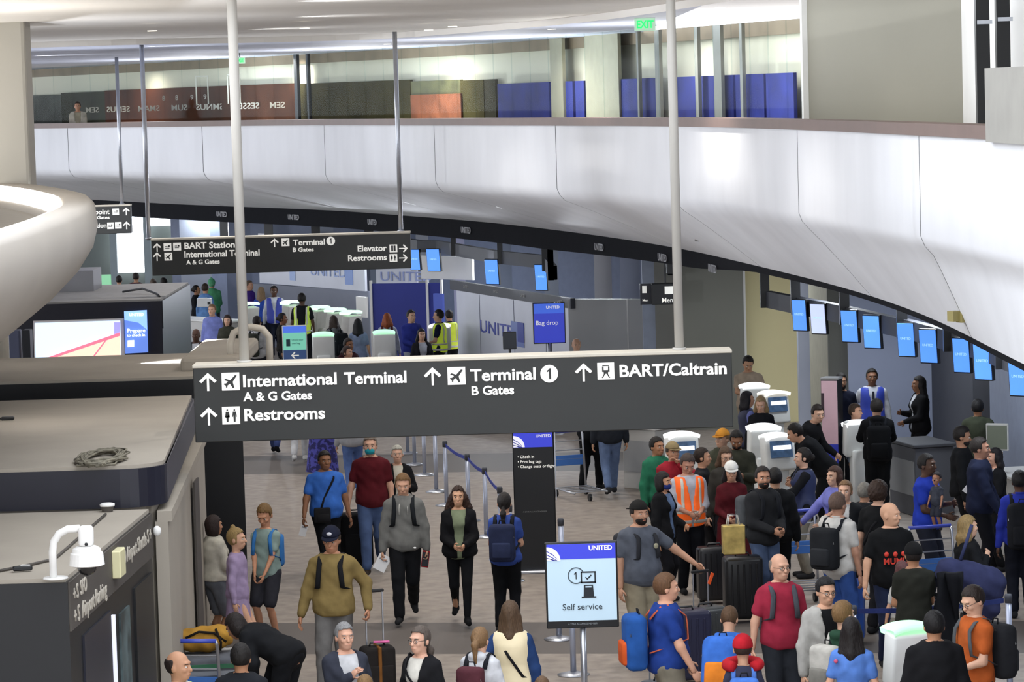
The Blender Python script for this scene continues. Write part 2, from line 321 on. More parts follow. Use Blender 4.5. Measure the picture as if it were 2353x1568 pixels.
for (a, c) in ((695, 702), (723, 727)): strip('dark_post', a, c, 4.86, ZM, M_darkgrey, 3.85)
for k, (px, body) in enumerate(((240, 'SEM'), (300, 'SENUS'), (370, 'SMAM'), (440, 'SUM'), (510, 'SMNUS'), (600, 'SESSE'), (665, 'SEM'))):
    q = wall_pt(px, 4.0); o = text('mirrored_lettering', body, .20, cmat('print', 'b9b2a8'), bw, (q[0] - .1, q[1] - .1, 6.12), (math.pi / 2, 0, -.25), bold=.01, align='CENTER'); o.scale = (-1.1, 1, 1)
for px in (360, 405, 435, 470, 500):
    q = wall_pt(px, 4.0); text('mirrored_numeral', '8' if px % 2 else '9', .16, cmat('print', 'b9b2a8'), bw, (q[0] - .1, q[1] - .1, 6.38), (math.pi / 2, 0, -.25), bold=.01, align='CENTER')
for px in (494, 567):   # white door outlines of the reflection
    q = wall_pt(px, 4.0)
    MB().box((0, 0, .18), (.32, .02, .03)).box((-.15, 0, -.15), (.03, .02, .7)).box((.15, 0, -.15), (.03, .02, .7)).build('reflected_door_outline', cmat('print', 'cfcabd'), bw, loc=(q[0] - .1, q[1] - .1, 6.75), rot=(0, 0, -.25))
# glass panes
mg = bpy.data.materials.new('glass'); mg.use_nodes = True; nt = mg.node_tree; nt.nodes.clear()
out = nt.nodes.new('ShaderNodeOutputMaterial'); tr = nt.nodes.new('ShaderNodeBsdfTransparent'); gl = nt.nodes.new('ShaderNodeBsdfGlossy'); mixs = nt.nodes.new('ShaderNodeMixShader')
tr.inputs[0].default_value = (.93, .96, .96, 1); gl.inputs['Roughness'].default_value = .03; mixs.inputs[0].default_value = .008
nt.links.new(tr.outputs[0], mixs.inputs[1]); nt.links.new(gl.outputs[0], mixs.inputs[2]); nt.links.new(mixs.outputs[0], out.inputs[0])
gw = struct(empty('window_1', (0, 0, 0)))
gp = [60 + 42 * i for i in range(43)] + [1858]
for a, c in zip(gp[:-1], gp[1:]):
    p, q = glass_pt(a + .6), glass_pt(c - .6)
    dv = q - p; nn = np.array([dv[1], -dv[0]]); nn = nn / np.linalg.norm(nn) * .015
    MB().prism([p - nn, q - nn, q + nn, p + nn], 4.86, ZM).build('pane', mg, gw)
q = glass_pt(1862); MB().box((q[0] + .02, q[1], 6.8), (.09, .3, 3.9)).build('jamb', M_white, gw)
# plaster wall right of the glass, opening with dark steel posts
q0 = glass_pt(1866); wr = struct(empty('wall_upper', (0, 0, 0)))
p1 = at(2212, 200, 44.5); p2 = at(2252, 200, 42.5)
MB().prism([(q0[0], q0[1]), (p1[0], p1[1]), (p1[0] + .2, p1[1] + .3), (q0[0] + .3, q0[1] + .3)], 4.86, 9).build('plaster', M_tan, wr)
MB().prism([(p1[0], p1[1]), (p2[0], p2[1]), (p2[0] + .3, p2[1]), (p1[0] + .3, p1[1] + .3)], 4.86, 9).build('plaster_return', M_white, wr)
p3 = at(2420, 200, 40.5)
MB().prism([(p2[0], p2[1]), (p3[0], p3[1]), (p3[0], p3[1] + .3), (p2[0] + .1, p2[1] + .3)], 4.86, 9).build('plaster_end', M_white, wr)
for px, w in ((2258, .17), (2305, .17)):
    c = at(px, 150, 41.2)
    MB().box((c[0], c[1], 6.9), (w, .15, 4.0)).build('black_post', M_black, wr)
    MB().box((c[0] + .02, c[1] - .09, 7.02 if px < 2280 else 7.05), (w * 1.1, .06, .05)).build('steel_clamp', M_steel, wr)
bd_ = np.linspace(21.5, 28.4, 8)
bl = struct(MB().prism([(float(XO(d)) - .06, d) for d in bd_] + [(float(XO(d)) + .42, d) for d in bd_[::-1]], 5.76, 6.40).build('wall_rail_block', mat('grey_concrete', S('97958f'), .8, noise=.06, scale=3)))
MB().box((10.5, 38, 6.3), (.2, 44, 5.6)).build('light_block_wall', M_tan, wr)  # unseen wall added to block sky light from the right
# ---- lower back walls
rw = struct(empty('wall_right', (0, 0, 0)))
def wallseg(name, a, c, z0, z1, m, th=.12, parent=rw):
    a = np.array(a[:2], float); c = np.array(c[:2], float); d = c - a; n = np.array([-d[1], d[0]]); n = n / np.linalg.norm(n) * th
    if n[1] < 0 and abs(n[1]) > abs(n[0]): n = -n
    if n[0] < 0 and abs(n[0]) >= abs(n[1]): n = -n
    return MB().prism([a, c, c + n, a + n], z0, z1).build(name, m, parent)
def gp_(px, D): return ((px - CX) / F_PX * D, D)
k = 0
for (a, c, m) in (((8.9, 18), (8.3, 30), M_wallblue), ((8.3, 30), (7.9, 38), M_wallblue), ((7.9, 38), (7.55, 44), M_wallblue), ((7.55, 44), (7.25, 49.5), mat('wall_blue_b', S('7f879a'), .5)), ((7.25, 49.5), (7.15, 50.6), M_black), ((7.15, 50.6), (6.95, 54), M_darkgrey)):
    wallseg('wall_panel', a, c, 0, 3.45, m)
wallseg('blue_back_panel', gp_(1951, 54), gp_(2150, 54), 0, 3.45, mat('pale_blue_panel', S('a3acc6'), .4, noise=.05, scale=.7))
wallseg('panel_trim', gp_(1990, 53.9), gp_(2080, 53.9), 2.36, 2.41, cmat('paint', '8a8f9c'), .03)
wallseg('grey_pier', gp_(1905, 55), gp_(1952, 55), 0, 3.45, M_wallgrey)
wallseg('pier_side', gp_(1862, 57), gp_(1906, 55.2), 0, 3.45, mat('pier_side', S('a5a18f'), .6))
wallseg('steel_column', gp_(1836, 57.5), gp_(1864, 57.5), 0, 3.45, mat('pale_steel', S('a9afbf'), .4, noise=.05, scale=1), .3)
wallseg('cream_panel', gp_(1715, 61), gp_(1845, 61), 0, 3.45, M_cream)
wallseg('wall_edge_trim', gp_(1710, 60.2), gp_(1717, 60.2), 0, 3.45, M_white)
wallseg('grey_wall_panel', gp_(1560, 60), gp_(1712, 60), 0, 3.45, M_wallgrey)
wallseg('frosted_partition', gp_(1308, 63), gp_(1442, 62.5), 0, 2.30, mat('frosted_grey', S('9a9b9c'), .3, noise=.06, scale=.7))
wallseg('frosted_partition', gp_(1445, 62.5), gp_(1482, 62.3), 0, 2.30, mat('frosted_grey', S('9a9b9c'), .3))
wallseg('blue_column', gp_(1480, 61.8), gp_(1510, 61.8), 0, 3.45, mat('blue_column', S('98a2b6'), .4), .3)
wallseg('grey_niche', gp_(1508, 61.5), gp_(1572, 60.8), 0, 3.45, M_wallgrey)
# far wall panels behind the hangers
for (x0, x1, hx) in ((420, 520, '8e93a0'), (525, 620, '6f7890'), (625, 730, '767f95'), (735, 850, '8d93a2'), (855, 960, '7d8698'), (962, 1042, '8d909a'), (1046, 1150, '9a9ab6'), (1152, 1250, '70798c'), (1255, 1365, '868d9b'), (1370, 1428, '9c9da4'), (1430, 1500, '7b8296'), (1500, 1575, '8b90a0')):
    d = 88 - (x0 - 420) * .0095
    wallseg('rear_wall_panel', gp_(x0, d), gp_(x1, d), 0, 3.45, mat('rear_' + hx, S(hx), .45, noise=.1, scale=.5), .1)
wallseg('rear_wall_backing', gp_(400, 89), gp_(1640, 77), 0, 3.45, mat('rear_back', S('6f7890'), .6), .1)
# beams that carry the displays, hung from the dark band
DISPR = [(1837, 725), (1880, 733), (1952, 750), (2003, 763), (2082, 781), (2133, 796), (2209, 817), (2258, 832), (2340, 868)]
DISPL = [(953, 597), (996, 598), (1130, 625), (1243, 638)]
def dispD(x, y): return 3.62 * F_PX / (y - (215 - ROLL * (x - CX)))
def beam(pts, z0, z1, px_h):
    P_ = [(at(x, y, dispD(x, y))[0] + .05, dispD(x, y) + .32) for x, y in pts]
    P_ = sorted(P_, key=lambda q: q[1]); P_ = [(P_[0][0] + .1, P_[0][1] - 4)] + P_; P_.append((P_[-1][0] + (P_[-1][0] - P_[-3][0]) * .8, P_[-1][1] + (P_[-1][1] - P_[-3][1]) * .8))
    MB().grid([[(x, y, z1), (x, y, z0), (x + .12, y + .05, z0), (x + .12, y + .05, z1), (x, y, z1)] for x, y in P_]).build('display_beam', M_darkgrey, mz)
    xs = np.array(P_); f = lambda q: np.interp(q, xs[:, 1], xs[:, 0])
    for px in px_h:
        pxs = np.array([proj((q[0], q[1], 2.9))[0] for q in P_]); od = np.argsort(pxs); d = float(np.interp(px, pxs[od], xs[od, 1])); MB().box((float(f(d)), d - .03, (z0 + 3.6) / 2), (.15 if px > 1500 else .11, .1, 3.6 - z0)).build('hanger', M_black, mz)
beam(DISPR, 2.66, 2.93, (1757, 1828, 1940, 2072, 2180, 2300)); beam(DISPL, 2.84, 3.10, (1045, 1150, 1252, 1366, 1430))
for px in (518, 620, 728, 850):
    d = Dpx(lambda q: XI(q) + .2, px); MB().box((float(XI(d)) + .25, d, 3.15), (.2, .14, .8)).build('hanger', M_black, mz)
# far end wall with daylight windows
fw = struct(empty('wall_far', (0, 0, 0)))
wallseg('end_wall', (-26, 108), (-6, 108), 0, 4.2, cmat('paint', '5c6360'), .2, fw)
wd = struct(empty('window_2', (0, 0, 0)))
for (x0, x1, y0, y1) in ((264, 334, 497, 628), (346, 396, 500, 520), (396, 412, 500, 600), (300, 345, 497, 515)):
    a = at(x0, y1, 107.6); c = at(x1, y0, 107.6)
    MB().box(((a[0] + c[0]) / 2, 107.6, (a[2] + c[2]) / 2), (c[0] - a[0], .04, c[2] - a[2])).build('pane', mat('daylight_pane', (.9, .95, 1.), .2, emit=2.2, noise=0), wd)
for px in (262, 340, 432): c = at(px, 600, 106.8); MB().box((c[0], c[1], 1.9), (.22, .2, 3.8)).build('frame_post', cmat('paint', '7f8a8f'), wd)
# left balcony with light strip, round column
lb = struct(empty('wall_balcony', (0, 0, 0)))
rim = [(-14, 47.5), (-9.5, 46.6), (-7.4, 45.4), (-6.3, 43.2), (-5.5, 40.4), (-4.7, 37), (-4.22, 33.5), (-4.0, 30), (-3.9, 26), (-3.95, 22), (-3.95, 14)]
rp_ = np.array(rim); tt = np.linspace(0, len(rim) - 1, 70); RX = np.interp(tt, range(len(rim)), rp_[:, 0]); RY = np.interp(tt, range(len(rim)), rp_[:, 1])
kk = np.hanning(9); kk /= kk.sum(); RX = np.convolve(np.pad(RX, 4, 'edge'), kk, 'valid'); RY = np.convolve(np.pad(RY, 4, 'edge'), kk, 'valid')
TN = np.stack([np.gradient(RX), np.gradient(RY)], 1); TN /= np.linalg.norm(TN, axis=1)[:, None]; NO = np.stack([TN[:, 1], -TN[:, 0]], 1)   # to the left side
if NO[35][0] > 0: NO = -NO
def off(i, o, z): return (RX[i] + NO[i][0] * o, RY[i] + NO[i][1] * o, z)
prof = [(.42, 4.98), (.40, 5.22), (.30, 5.30), (.06, 5.30), (.0, 5.24), (-.02, 5.05), (.03, 4.85), (.18, 4.62), (.42, 4.38), (.75, 4.12), (1.2, 3.85), (1.8, 3.6), (2.6, 3.4), (3.6, 3.3)]
MB().grid([[off(i, o, z) for (o, z) in prof] for i in range(70)]).build('balcony_shell', mat('balcony_plaster', S('a19a91'), .55, noise=.03, scale=1), lb, smooth=True)
MB().grid([[off(i, .42, 5.0), off(i, 4, 5.0)] for i in range(70)]).build('balcony_floor', mat('balcony_floor', S('7a7671'), .6), lb)
MB().grid([[off(i, .445, 5.10), off(i, .405, 5.235), off(i, .36, 5.285)] for i in range(70)]).build('light_strip', mat('led_strip', (1, .97, .92), .4, emit=1.6, noise=0), lb)
c = at(20, 300, 43.4); struct(MB().rbox((c[0] - .13, c[1] + .3, 6.3), (.78, .6, 2.7), .05, 2).build('wall_column', mat('column_plaster', S('b2aea4'), .7, noise=.03, scale=1)))
# ================================================================ people: implicit bodies meshed with surface nets
def smin(a, b, k):
    h = np.maximum(k - np.abs(a - b), 0.) / k
    return np.minimum(a, b) - h * h * k * .25
def surfnet(Fd, o, vs):
    ins = Fd < 0
    nx, ny, nz = Fd.shape
    c = np.zeros((nx - 1, ny - 1, nz - 1), np.int8)
    for i in (0, 1):
        for j in (0, 1):
            for k in (0, 1): c += ins[i:nx - 1 + i, j:ny - 1 + j, k:nz - 1 + k]
    act = np.argwhere((c > 0) & (c < 8))
    if len(act) == 0: return np.zeros((0, 3)), []
    ids = -np.ones(c.shape, np.int64); ids[act[:, 0], act[:, 1], act[:, 2]] = np.arange(len(act))
    acc = np.zeros((len(act), 3)); cnt = np.zeros(len(act))
    corners = [(i, j, k) for i in (0, 1) for j in (0, 1) for k in (0, 1)]
    for a in corners:
        for ax in range(3):
            if a[ax]: continue
            e = list(a); e[ax] = 1
            f0 = Fd[act[:, 0] + a[0], act[:, 1] + a[1], act[:, 2] + a[2]]; f1 = Fd[act[:, 0] + e[0], act[:, 1] + e[1], act[:, 2] + e[2]]
            m = (f0 < 0) != (f1 < 0)
            t = np.where(m, f0 / np.where(m, f0 - f1, 1), 0)
            p = np.tile(np.array(a, float), (len(act), 1)); p[:, ax] += t
            acc[m] += p[m]; cnt[m] += 1
    V = (act + acc / cnt[:, None]) * vs + np.array(o)
    faces = []
    for ax in range(3):
        sl0 = [slice(None)] * 3; sl1 = [slice(None)] * 3; sl0[ax] = slice(0, -1); sl1[ax] = slice(1, None)
        d = ins[tuple(sl0)] != ins[tuple(sl1)]
        e = np.argwhere(d)
        b1, b2 = [q for q in range(3) if q != ax]
        ok = (e[:, b1] > 0) & (e[:, b2] > 0) & (e[:, b1] < Fd.shape[b1] - 1) & (e[:, b2] < Fd.shape[b2] - 1); e = e[ok]
        def cid(o1, o2):
            q = e.copy(); q[:, b1] -= o1; q[:, b2] -= o2; return ids[q[:, 0], q[:, 1], q[:, 2]]
        Q = np.stack([cid(1, 1), cid(0, 1), cid(0, 0), cid(1, 0)], 1)
        s0 = ins[e[:, 0], e[:, 1], e[:, 2]]
        flip = s0 if ax != 1 else ~s0
        Q = np.where(flip[:, None], Q, Q[:, ::-1]); faces.append(Q)
    Fq = np.concatenate(faces); Fq = Fq[(Fq >= 0).all(1)]
    return V, Fq.tolist()
class Field:
    def __init__(s, lo, hi, vs):
        s.vs = vs; s.o = np.array(lo, float); n = np.maximum(4, np.ceil((np.array(hi) - s.o) / vs).astype(int) + 1)
        s.F = np.full(n, .25); s.n = n
    def sub(s, lo, hi):
        a = np.clip(np.floor((np.array(lo) - s.o) / s.vs).astype(int), 0, s.n); b = np.clip(np.ceil((np.array(hi) - s.o) / s.vs).astype(int) + 1, 0, s.n)
        if (b <= a).any(): return None, None
        g = np.meshgrid(*[s.o[i] + s.vs * np.arange(a[i], b[i]) for i in range(3)], indexing='ij', sparse=True)
        return (slice(a[0], b[0]), slice(a[1], b[1]), slice(a[2], b[2])), g
    def put(s, sl, d, k):
        s.F[sl] = smin(s.F[sl], d, k) if k else np.minimum(s.F[sl], d)
    def cone(s, a, b, ra, rb, k=.03, sq=None):
        a = np.array(a, float); b = np.array(b, float); r = max(ra, rb) + k + 2 * s.vs
        sl, g = s.sub(np.minimum(a, b) - r, np.maximum(a, b) + r)
        if sl is None: return s
        ab = b - a; L = ab @ ab + 1e-9
        dx, dy, dz = g[0] - a[0], g[1] - a[1], g[2] - a[2]
        t = np.clip((dx * ab[0] + dy * ab[1] + dz * ab[2]) / L, 0, 1)
        d = np.sqrt((dx - t * ab[0]) ** 2 + (dy - t * ab[1]) ** 2 + (dz - t * ab[2]) ** 2) - (ra + (rb - ra) * t)
        s.put(sl, d, k); return s
    def ell(s, c, r, R=None, k=.02, cut=None):
        c = np.array(c, float); r = np.array(r, float); q = r.max() + k + 2 * s.vs
        sl, g = s.sub(c - q, c + q)
        if sl is None: return s
        dx, dy, dz = g[0] - c[0], g[1] - c[1], g[2] - c[2]
        if R is not None:
            R = np.asarray(R); dx, dy, dz = (R[0, i] * dx + R[1, i] * dy + R[2, i] * dz for i in range(3))
        d = (np.sqrt((dx / r[0]) ** 2 + (dy / r[1]) ** 2 + (dz / r[2]) ** 2) - 1) * r.min()
        if cut is not None: d = np.maximum(d, cut(dx, dy, dz))
        s.put(sl, d, k); return s
    def allgrid(s): return np.meshgrid(*[s.o[i] + s.vs * np.arange(s.n[i]) for i in range(3)], indexing='ij', sparse=True)
    def mesh(s): return surfnet(s.F, s.o, s.vs)

PT = np.array([-.14, -.08, -.03, .04, .12, .20, .30, .39, .45, .49, .525, .555])
PROF = {'m': (np.array([.06, .135, .160, .160, .150, .145, .158, .172, .172, .148, .098, .058]), np.array([.06, .105, .118, .115, .105, .102, .112, .115, .103, .085, .066, .055])),
        'f': (np.array([.06, .140, .170, .160, .132, .122, .135, .148, .150, .126, .080, .048]), np.array([.06, .112, .122, .112, .098, .092, .112, .118, .098, .078, .058, .046])),
        'c': (np.array([.06, .120, .140, .140, .132, .130, .136, .145, .145, .124, .080, .048]), np.array([.06, .095, .105, .105, .098, .096, .100, .102, .092, .076, .058, .048]))}
def rotz(a): c, s_ = math.cos(a), math.sin(a); return np.array([[c, -s_, 0], [s_, c, 0], [0, 0, 1.]])
def rotx(a): c, s_ = math.cos(a), math.sin(a); return np.array([[1., 0, 0], [0, c, -s_], [0, s_, c]])
def ik(a, tgt, l1, l2, hint):
    a = np.array(a, float); t = np.array(tgt, float); d = t - a; L = np.linalg.norm(d); mx_ = (l1 + l2) * .995
    if L > mx_: d *= mx_ / L; L = mx_; t = a + d
    L = max(L, abs(l1 - l2) + .02); u = d / (np.linalg.norm(d) + 1e-9); ca = (l1 * l1 + L * L - l2 * l2) / (2 * l1 * L); ca = max(-1, min(1, ca))
    h = np.array(hint, float); h = h - u * (h @ u); h = h / (np.linalg.norm(h) + 1e-9)
    return a + u * l1 * ca + h * l1 * math.sqrt(max(0, 1 - ca * ca)), t
ARM = {   # hand targets, x outward, y negative = forward
    'down': (.265, -.03, .80), 'back': (.24, .16, .84), 'fwd': (.23, -.24, .86), 'waist': (.07, -.27, 1.03), 'phone': (.09, -.28, 1.16), 'low': (.06, -.26, .90),
    'chest': (.02, -.21, 1.27), 'ear': (.11, -.11, 1.52), 'mouth': (.03, -.17, 1.46), 'reach': (.25, -.52, 1.12), 'side': (.52, -.22, 1.00), 'handle': (.30, -.06, .86), 'strap': (.13, -.17, 1.28), 'push': (.20, -.42, 1.02), 'hip': (.24, -.02, .98), 'cross': (-.08, -.20, 1.14), 'type': (.14, -.42, 1.14), 'backhandle': (.30, .22, .84)}
HAIRCUTS = {}
def person(px, py, h=1.72, face=0, sex='m', skin='c99a7c', hair='short', hc='2e2219', top='tee', tc='7a7a80', bot='pants', bc='23242a', shoe='2a2a2c', L='down', R='down', legs='stand', lean=0., hy=0., hp=0., fat=1.0, label='', inner=None, sleeve=None, cap=None, mask=None, glasses=False, beard=None, vest=None, pack=None, bag=None, straps=None, hold=None, apron=None, vs=None, hem=None, scarf=None, ztop=None, pocket=False, pattern=None, prints=None, dx=0., dz=0., Dfix=None, hscale=None):
    k = h / 1.75; ch = sex == 'c'; A_, B_ = PROF[sex]; A_ = A_ * fat; B_ = B_ * (1 + (fat - 1) * 1.6)
    PV = np.array([0, 0, .95 if not ch else .90]); lean = math.radians(lean); RL = rotx(lean)
    sp = lambda x, y, t: PV + RL @ np.array([x, y, t])            # spine frame
    hs = hscale or (1.05 if not ch else 1.15)
    head_c = sp(0, -.012, (.665 if not ch else .70) + (.11 * (hs - 1.15) if hs > 1.3 else 0)) ; Rh = rotz(math.radians(hy)) @ rotx(lean * .55 + math.radians(hp))
    htop = head_c + Rh @ np.array([0, .01, .122 * hs])
    D0 = None
    zt = (ztop if ztop is not None else htop[2] * k) + dz
    w = onz(px, py, zt) if Dfix is None else at(px, py, Dfix); D0 = w[1]; Rz = rotz(math.radians(face)); o3 = Rz @ (htop * k)
    origin = np.array([w[0] - o3[0] + dx, w[1] - o3[1], dz if ztop is None else zt - htop[2] * k])
    s_px = F_PX / D0
    if vs is None: vs = .0165 if s_px > 185 else (.019 if s_px > 150 else (.022 if s_px > 115 else .026))
    root = empty('person', origin, math.radians(face), label, 'person')
    root.scale = (k, k, k)
    rng = random.Random(int(px * 7 + py))
    sw = {'m': .168, 'f': .148, 'c': .138}[sex] * (1 + (fat - 1) * .55)
    lim = (.92 if sex == 'f' else (.85 if ch else 1.)) * (1 + (fat - 1) * .6)
    joints = {}
    for nm, sd in (('R', -1), ('L', 1)):
        tgt = {'R': R, 'L': L}[nm]; tg = ARM[tgt] if isinstance(tgt, str) else tgt
        shl = sp(sd * sw, .008, .432)
        tg = np.array([sd * tg[0], tg[1], tg[2] - (.05 if ch else 0)])
        if lean and isinstance(tgt, str) and tgt not in ('down',): tg = PV + RL @ (tg - PV)
        hint = (sd * .55, .75, -.35) if not (isinstance(tgt, str) and tgt in ('ear', 'mouth')) else (sd * .8, -.1, -.7)
        el, wr = ik(shl, tg, .285, .255, hint); joints[nm] = (shl, el, wr)
    fx = .095
    LEG = {'stand': ((fx, .0, 0), (fx, .02, 0)), 'walk': ((fx * .8, -.30, 0), (fx * .8, .30, .10)), 'walk2': ((fx * .8, .30, .10), (fx * .8, -.30, 0)), 'step': ((fx, -.14, 0), (fx, .16, .02)), 'wide': ((.15, 0, 0), (.15, .03, 0))}[legs]
    for nm, sd, lg in (('r', -1, LEG[0]), ('l', 1, LEG[1])):
        hipj = PV + np.array([sd * .088, 0, -.02]); ank = np.array([sd * lg[0], lg[1], .085 + lg[2]])
        kn, an = ik(hipj, ank, .44, .43, (0, -1, 0)); joints[nm] = (hipj, kn, an, lg[2])
    # ---------------- torso field
    def torso(F, gr, t0, t1, kk=.03, extra=None, loose=None):
        r = .42; c = sp(0, 0, .2); sl, g = F.sub(c - np.array([.36, .55, .55]), c + np.array([.36, .55, .55]))
        if sl is None: return
        X = g[0] - PV[0]; Y = g[1] - PV[1]; Z = g[2] - PV[2]
        V_ = RL[1, 1] * Y + RL[2, 1] * Z; T_ = RL[1, 2] * Y + RL[2, 2] * Z
        tt = np.clip(T_, PT[0], PT[-1]); a = np.interp(tt, PT, A_) + gr; b_ = np.interp(tt, PT, B_) + gr
        if loose is not None: a = a + np.interp(tt, loose[0], loose[1]); b_ = b_ + np.interp(tt, loose[0], loose[1])
        bust = 0
        if fat > 1.08: bust = -np.exp(-((tt - .12) / .13) ** 2) * (fat - 1) * .28
        if sex == 'f': bust = bust - np.exp(-((tt - .33) / .06) ** 2) * .03 * (V_ < 0)
        d = (np.sqrt((X / a) ** 2 + ((V_ - bust * .5) / (b_ + np.abs(bust) * .5)) ** 2) - 1) * np.minimum(a, b_)
        d = np.maximum(d, np.maximum(t0 - T_, T_ - t1))
        if extra is not None: d = np.maximum(d, extra(X, V_, T_))
        F.put(sl, d, kk)
    def folds(F, amp):
        g = F.allgrid(); ph = [rng.random() * 6 for _ in range(6)]
        F.F = F.F + amp * (np.sin(g[0] * 31 + g[2] * 22 + ph[0]) * np.sin(g[1] * 27 - g[2] * 17 + ph[1]) + .6 * np.sin(g[2] * 47 + g[0] * 19 + ph[2]) * np.sin(g[0] * 23 + g[1] * 30 + ph[3]))
    def fin(F, name, m, parent=root, smooth=True, extra=None):
        v, f = F.mesh()
        if len(f) == 0 and extra is None: return None
        mb = MB()
        if len(f): mb.add(v, f)
        if extra: extra(mb)
        return mb.build(name, m, parent, smooth)
    # ---------------- body
    allp = np.array([p for q in joints.values() for p in q[:3]] + [htop]); lo = allp.min(0) - .14; hi = allp.max(0) + .14; lo[2] = max(lo[2], -.02)
    Fb = Field(lo, hi, vs * 1.45)
    torso(Fb, -.006, -.14, .56)
    a_s = .86 if (sleeve or {'tee': 'short', 'polo': 'short', 'vneck': 'short'}.get(top, 'long')) == 'long' else 1.
    l_s = .84 if bot in ('pants', 'jeans', 'leggings', 'wide') else 1.
    for nm, sd in (('R', -1), ('L', 1)):
        s0, e0, w0 = joints[nm]
        Fb.cone(s0, e0, .047 * lim * a_s, .039 * lim * a_s).cone(e0, w0, .040 * lim * a_s, .027 * lim)
    for nm in 'rl':
        hp_, kn, an, _ = joints[nm]; Fb.cone(hp_, kn, .086 * lim * l_s, .056 * lim * l_s).cone(kn, an, .056 * lim * l_s, .036 * lim).cone(kn + (an - kn) * .3 + np.array([0, .018 * (l_s > .9), 0]), an, .05 * lim * l_s, .03 * lim)
    vb, fb = Fb.mesh()
    hv = max(.0085, min(.014, 1.9 / s_px)) if s_px < 185 else .0088
    Fh = Field(head_c - .19, head_c + .17, hv)
    H = lambda x, y, z: head_c + Rh @ (np.array([x, y, z]) * hs)
    q = hs
    fw = 1.0 if sex == 'm' else .95
    Fh.ell(H(0, .012, .022), np.array([.077 * fw, .096, .098]) * q, Rh)
    Fh.ell(H(0, -.028, -.035), np.array([.060 * fw, .064, .074]) * q, Rh, k=.03)
    Fh.ell(H(0, -.047, -.085), np.array([.036 * fw, .036, .028]) * q, Rh, k=.03)
    Fh.cone(H(0, -.088, .008), H(0, -.106, -.028), .009 * q, .0145 * q, k=.012)
    Fh.ell(H(0, -.080, .030), np.array([.05, .016, .012]) * q, Rh, k=.015)
    for sd in (-1, 1): Fh.ell(H(sd * .077, .012, -.012), np.array([.011, .020, .032]) * q, Rh, k=.008); Fh.ell(H(sd * .036, -.070, -.026), np.array([.022, .018, .018]) * q, Rh, k=.015)
    Fh.ell(H(0, -.086, -.060), np.array([.026, .014, .012]) * q, Rh, k=.012)
    Fh.cone(H(0, .012, -.06), sp(0, .0, .50), .052 * fw, .060 * fw, k=.03)
    vh, fh = Fh.mesh()
    mb = MB().add(vb, fb).add(vh, fh)
    for sd in (-1, 1):
        mb.ell(H(sd * .031, -.0800, .000), np.array([.0135, .0115, .0075]) * q, 8, 5, 1, Rh)
        mb.ell(H(sd * .031, -.0875, .000), np.array([.0062, .0055, .0062]) * q, 6, 4, 2, Rh)
    mb.ell(H(0, -.0935, -.061), np.array([.021, .0075, .0055]) * q, 8, 5, 3, Rh)
    for nm, sd in (('R', -1), ('L', 1)):      # hands with five fingers
        s0, e0, w0 = joints[nm]; d = (w0 - e0); d = d / np.linalg.norm(d); hz = .9 if sex == 'f' else (.82 if ch else 1.)
        grip = hold and nm in hold
        inn = np.array([-sd, 0, 0.]); inn = inn - d * (inn @ d)
        if np.linalg.norm(inn) < .3: inn = np.array([0, 0, -1.]) - d * (-d[2])
        inn /= np.linalg.norm(inn); sdv = np.cross(d, inn)       # palm faces inwards
        if sdv[1] > 0 and abs(d[1]) < .8: sdv = -sdv
        Rm = np.stack([sdv, inn, d], 1); pc = w0 + d * .052 * hz
        mb.ell(pc, np.array([.041, .019, .055]) * hz, 10, 7, 0, Rm)
        for i, (off_, ln) in enumerate(((.030, .072), (.010, .082), (-.010, .077), (-.029, .060))):
            b0 = pc + sdv * off_ * hz + d * .038 * hz; cu = (.55 if not grip else 1.35) + .08 * i
            p1 = b0 + (d * math.cos(cu * .5) + inn * math.sin(cu * .5)) * ln * .5 * hz; p2 = p1 + (d * math.cos(cu * 1.4) + inn * math.sin(cu * 1.4)) * ln * .5 * hz
            mb.tube([b0, p1, p2], [.0098 * hz, .0088 * hz, .0065 * hz], 5)
        t0 = pc + sdv * .034 * hz - d * .02; t1 = t0 + (sdv * .6 + d * .7 + inn * .35) * .045 * hz; t2 = t1 + (d * .85 + inn * .5) * .03 * hz
        mb.tube([t0, t1, t2], [.0125 * hz, .011 * hz, .008 * hz], 5)
    sk = S(skin)
    body = mb.build('body', [cmat('skin', skin), mat('eye_white', S('cfc8c0'), .3, noise=0), mat('eye_dark', S('1c1512'), .25, noise=0), mat('lips_' + skin, tuple(np.clip(np.array(sk) * np.array([.85, .55, .52]), 0, 1)), .45, noise=0)], root, True)
    # ---------------- hair
    if hair != 'none':
        Fr = Field(head_c - np.array([.25, .25, .25 + (.45 if hair in ('long', 'verylong', 'curly', 'ponytail', 'lowpony') else 0)]), head_c + .26, max(.0125, hv * 1.15))
        g_ = .011 if hair != 'curlytop' else .03
        front = {'short': .074, 'crop': .08, 'bob': .06, 'long': .07, 'verylong': .07, 'curly': .072, 'curlytop': .06, 'ponytail': .078, 'lowpony': .078, 'bun': .078, 'topbun': .075, 'bald': .3, 'receding': .095}.get(hair, .045)
        low = {'short': -.055, 'crop': -.045, 'bob': -.125, 'bald': -.055, 'receding': -.055}.get(hair, -.075)
        def cut(X, Y, Z):
            d = -(Z - (low - .022) * q)                                         # bottom edge
            fc = np.minimum((Z + .022 * q) - front * q, -(Y + .012 * q) - .018 * q) if hair not in ('bald',) else np.minimum(9, -(Y + .012 * q) - .0)
            face_ = np.minimum((front - .022) * q - .45 * np.maximum(np.abs(X) - .035, 0) - Z, -.035 * q - Y) if hair != 'bald' else np.minimum(.5 - Z, -.0 - Y)
            d = np.maximum(d, face_)                                          # open face
            if hair in ('short', 'crop', 'bald', 'receding'): d = np.maximum(d, np.minimum(-.03 * q - Z, -.005 * q - Y))
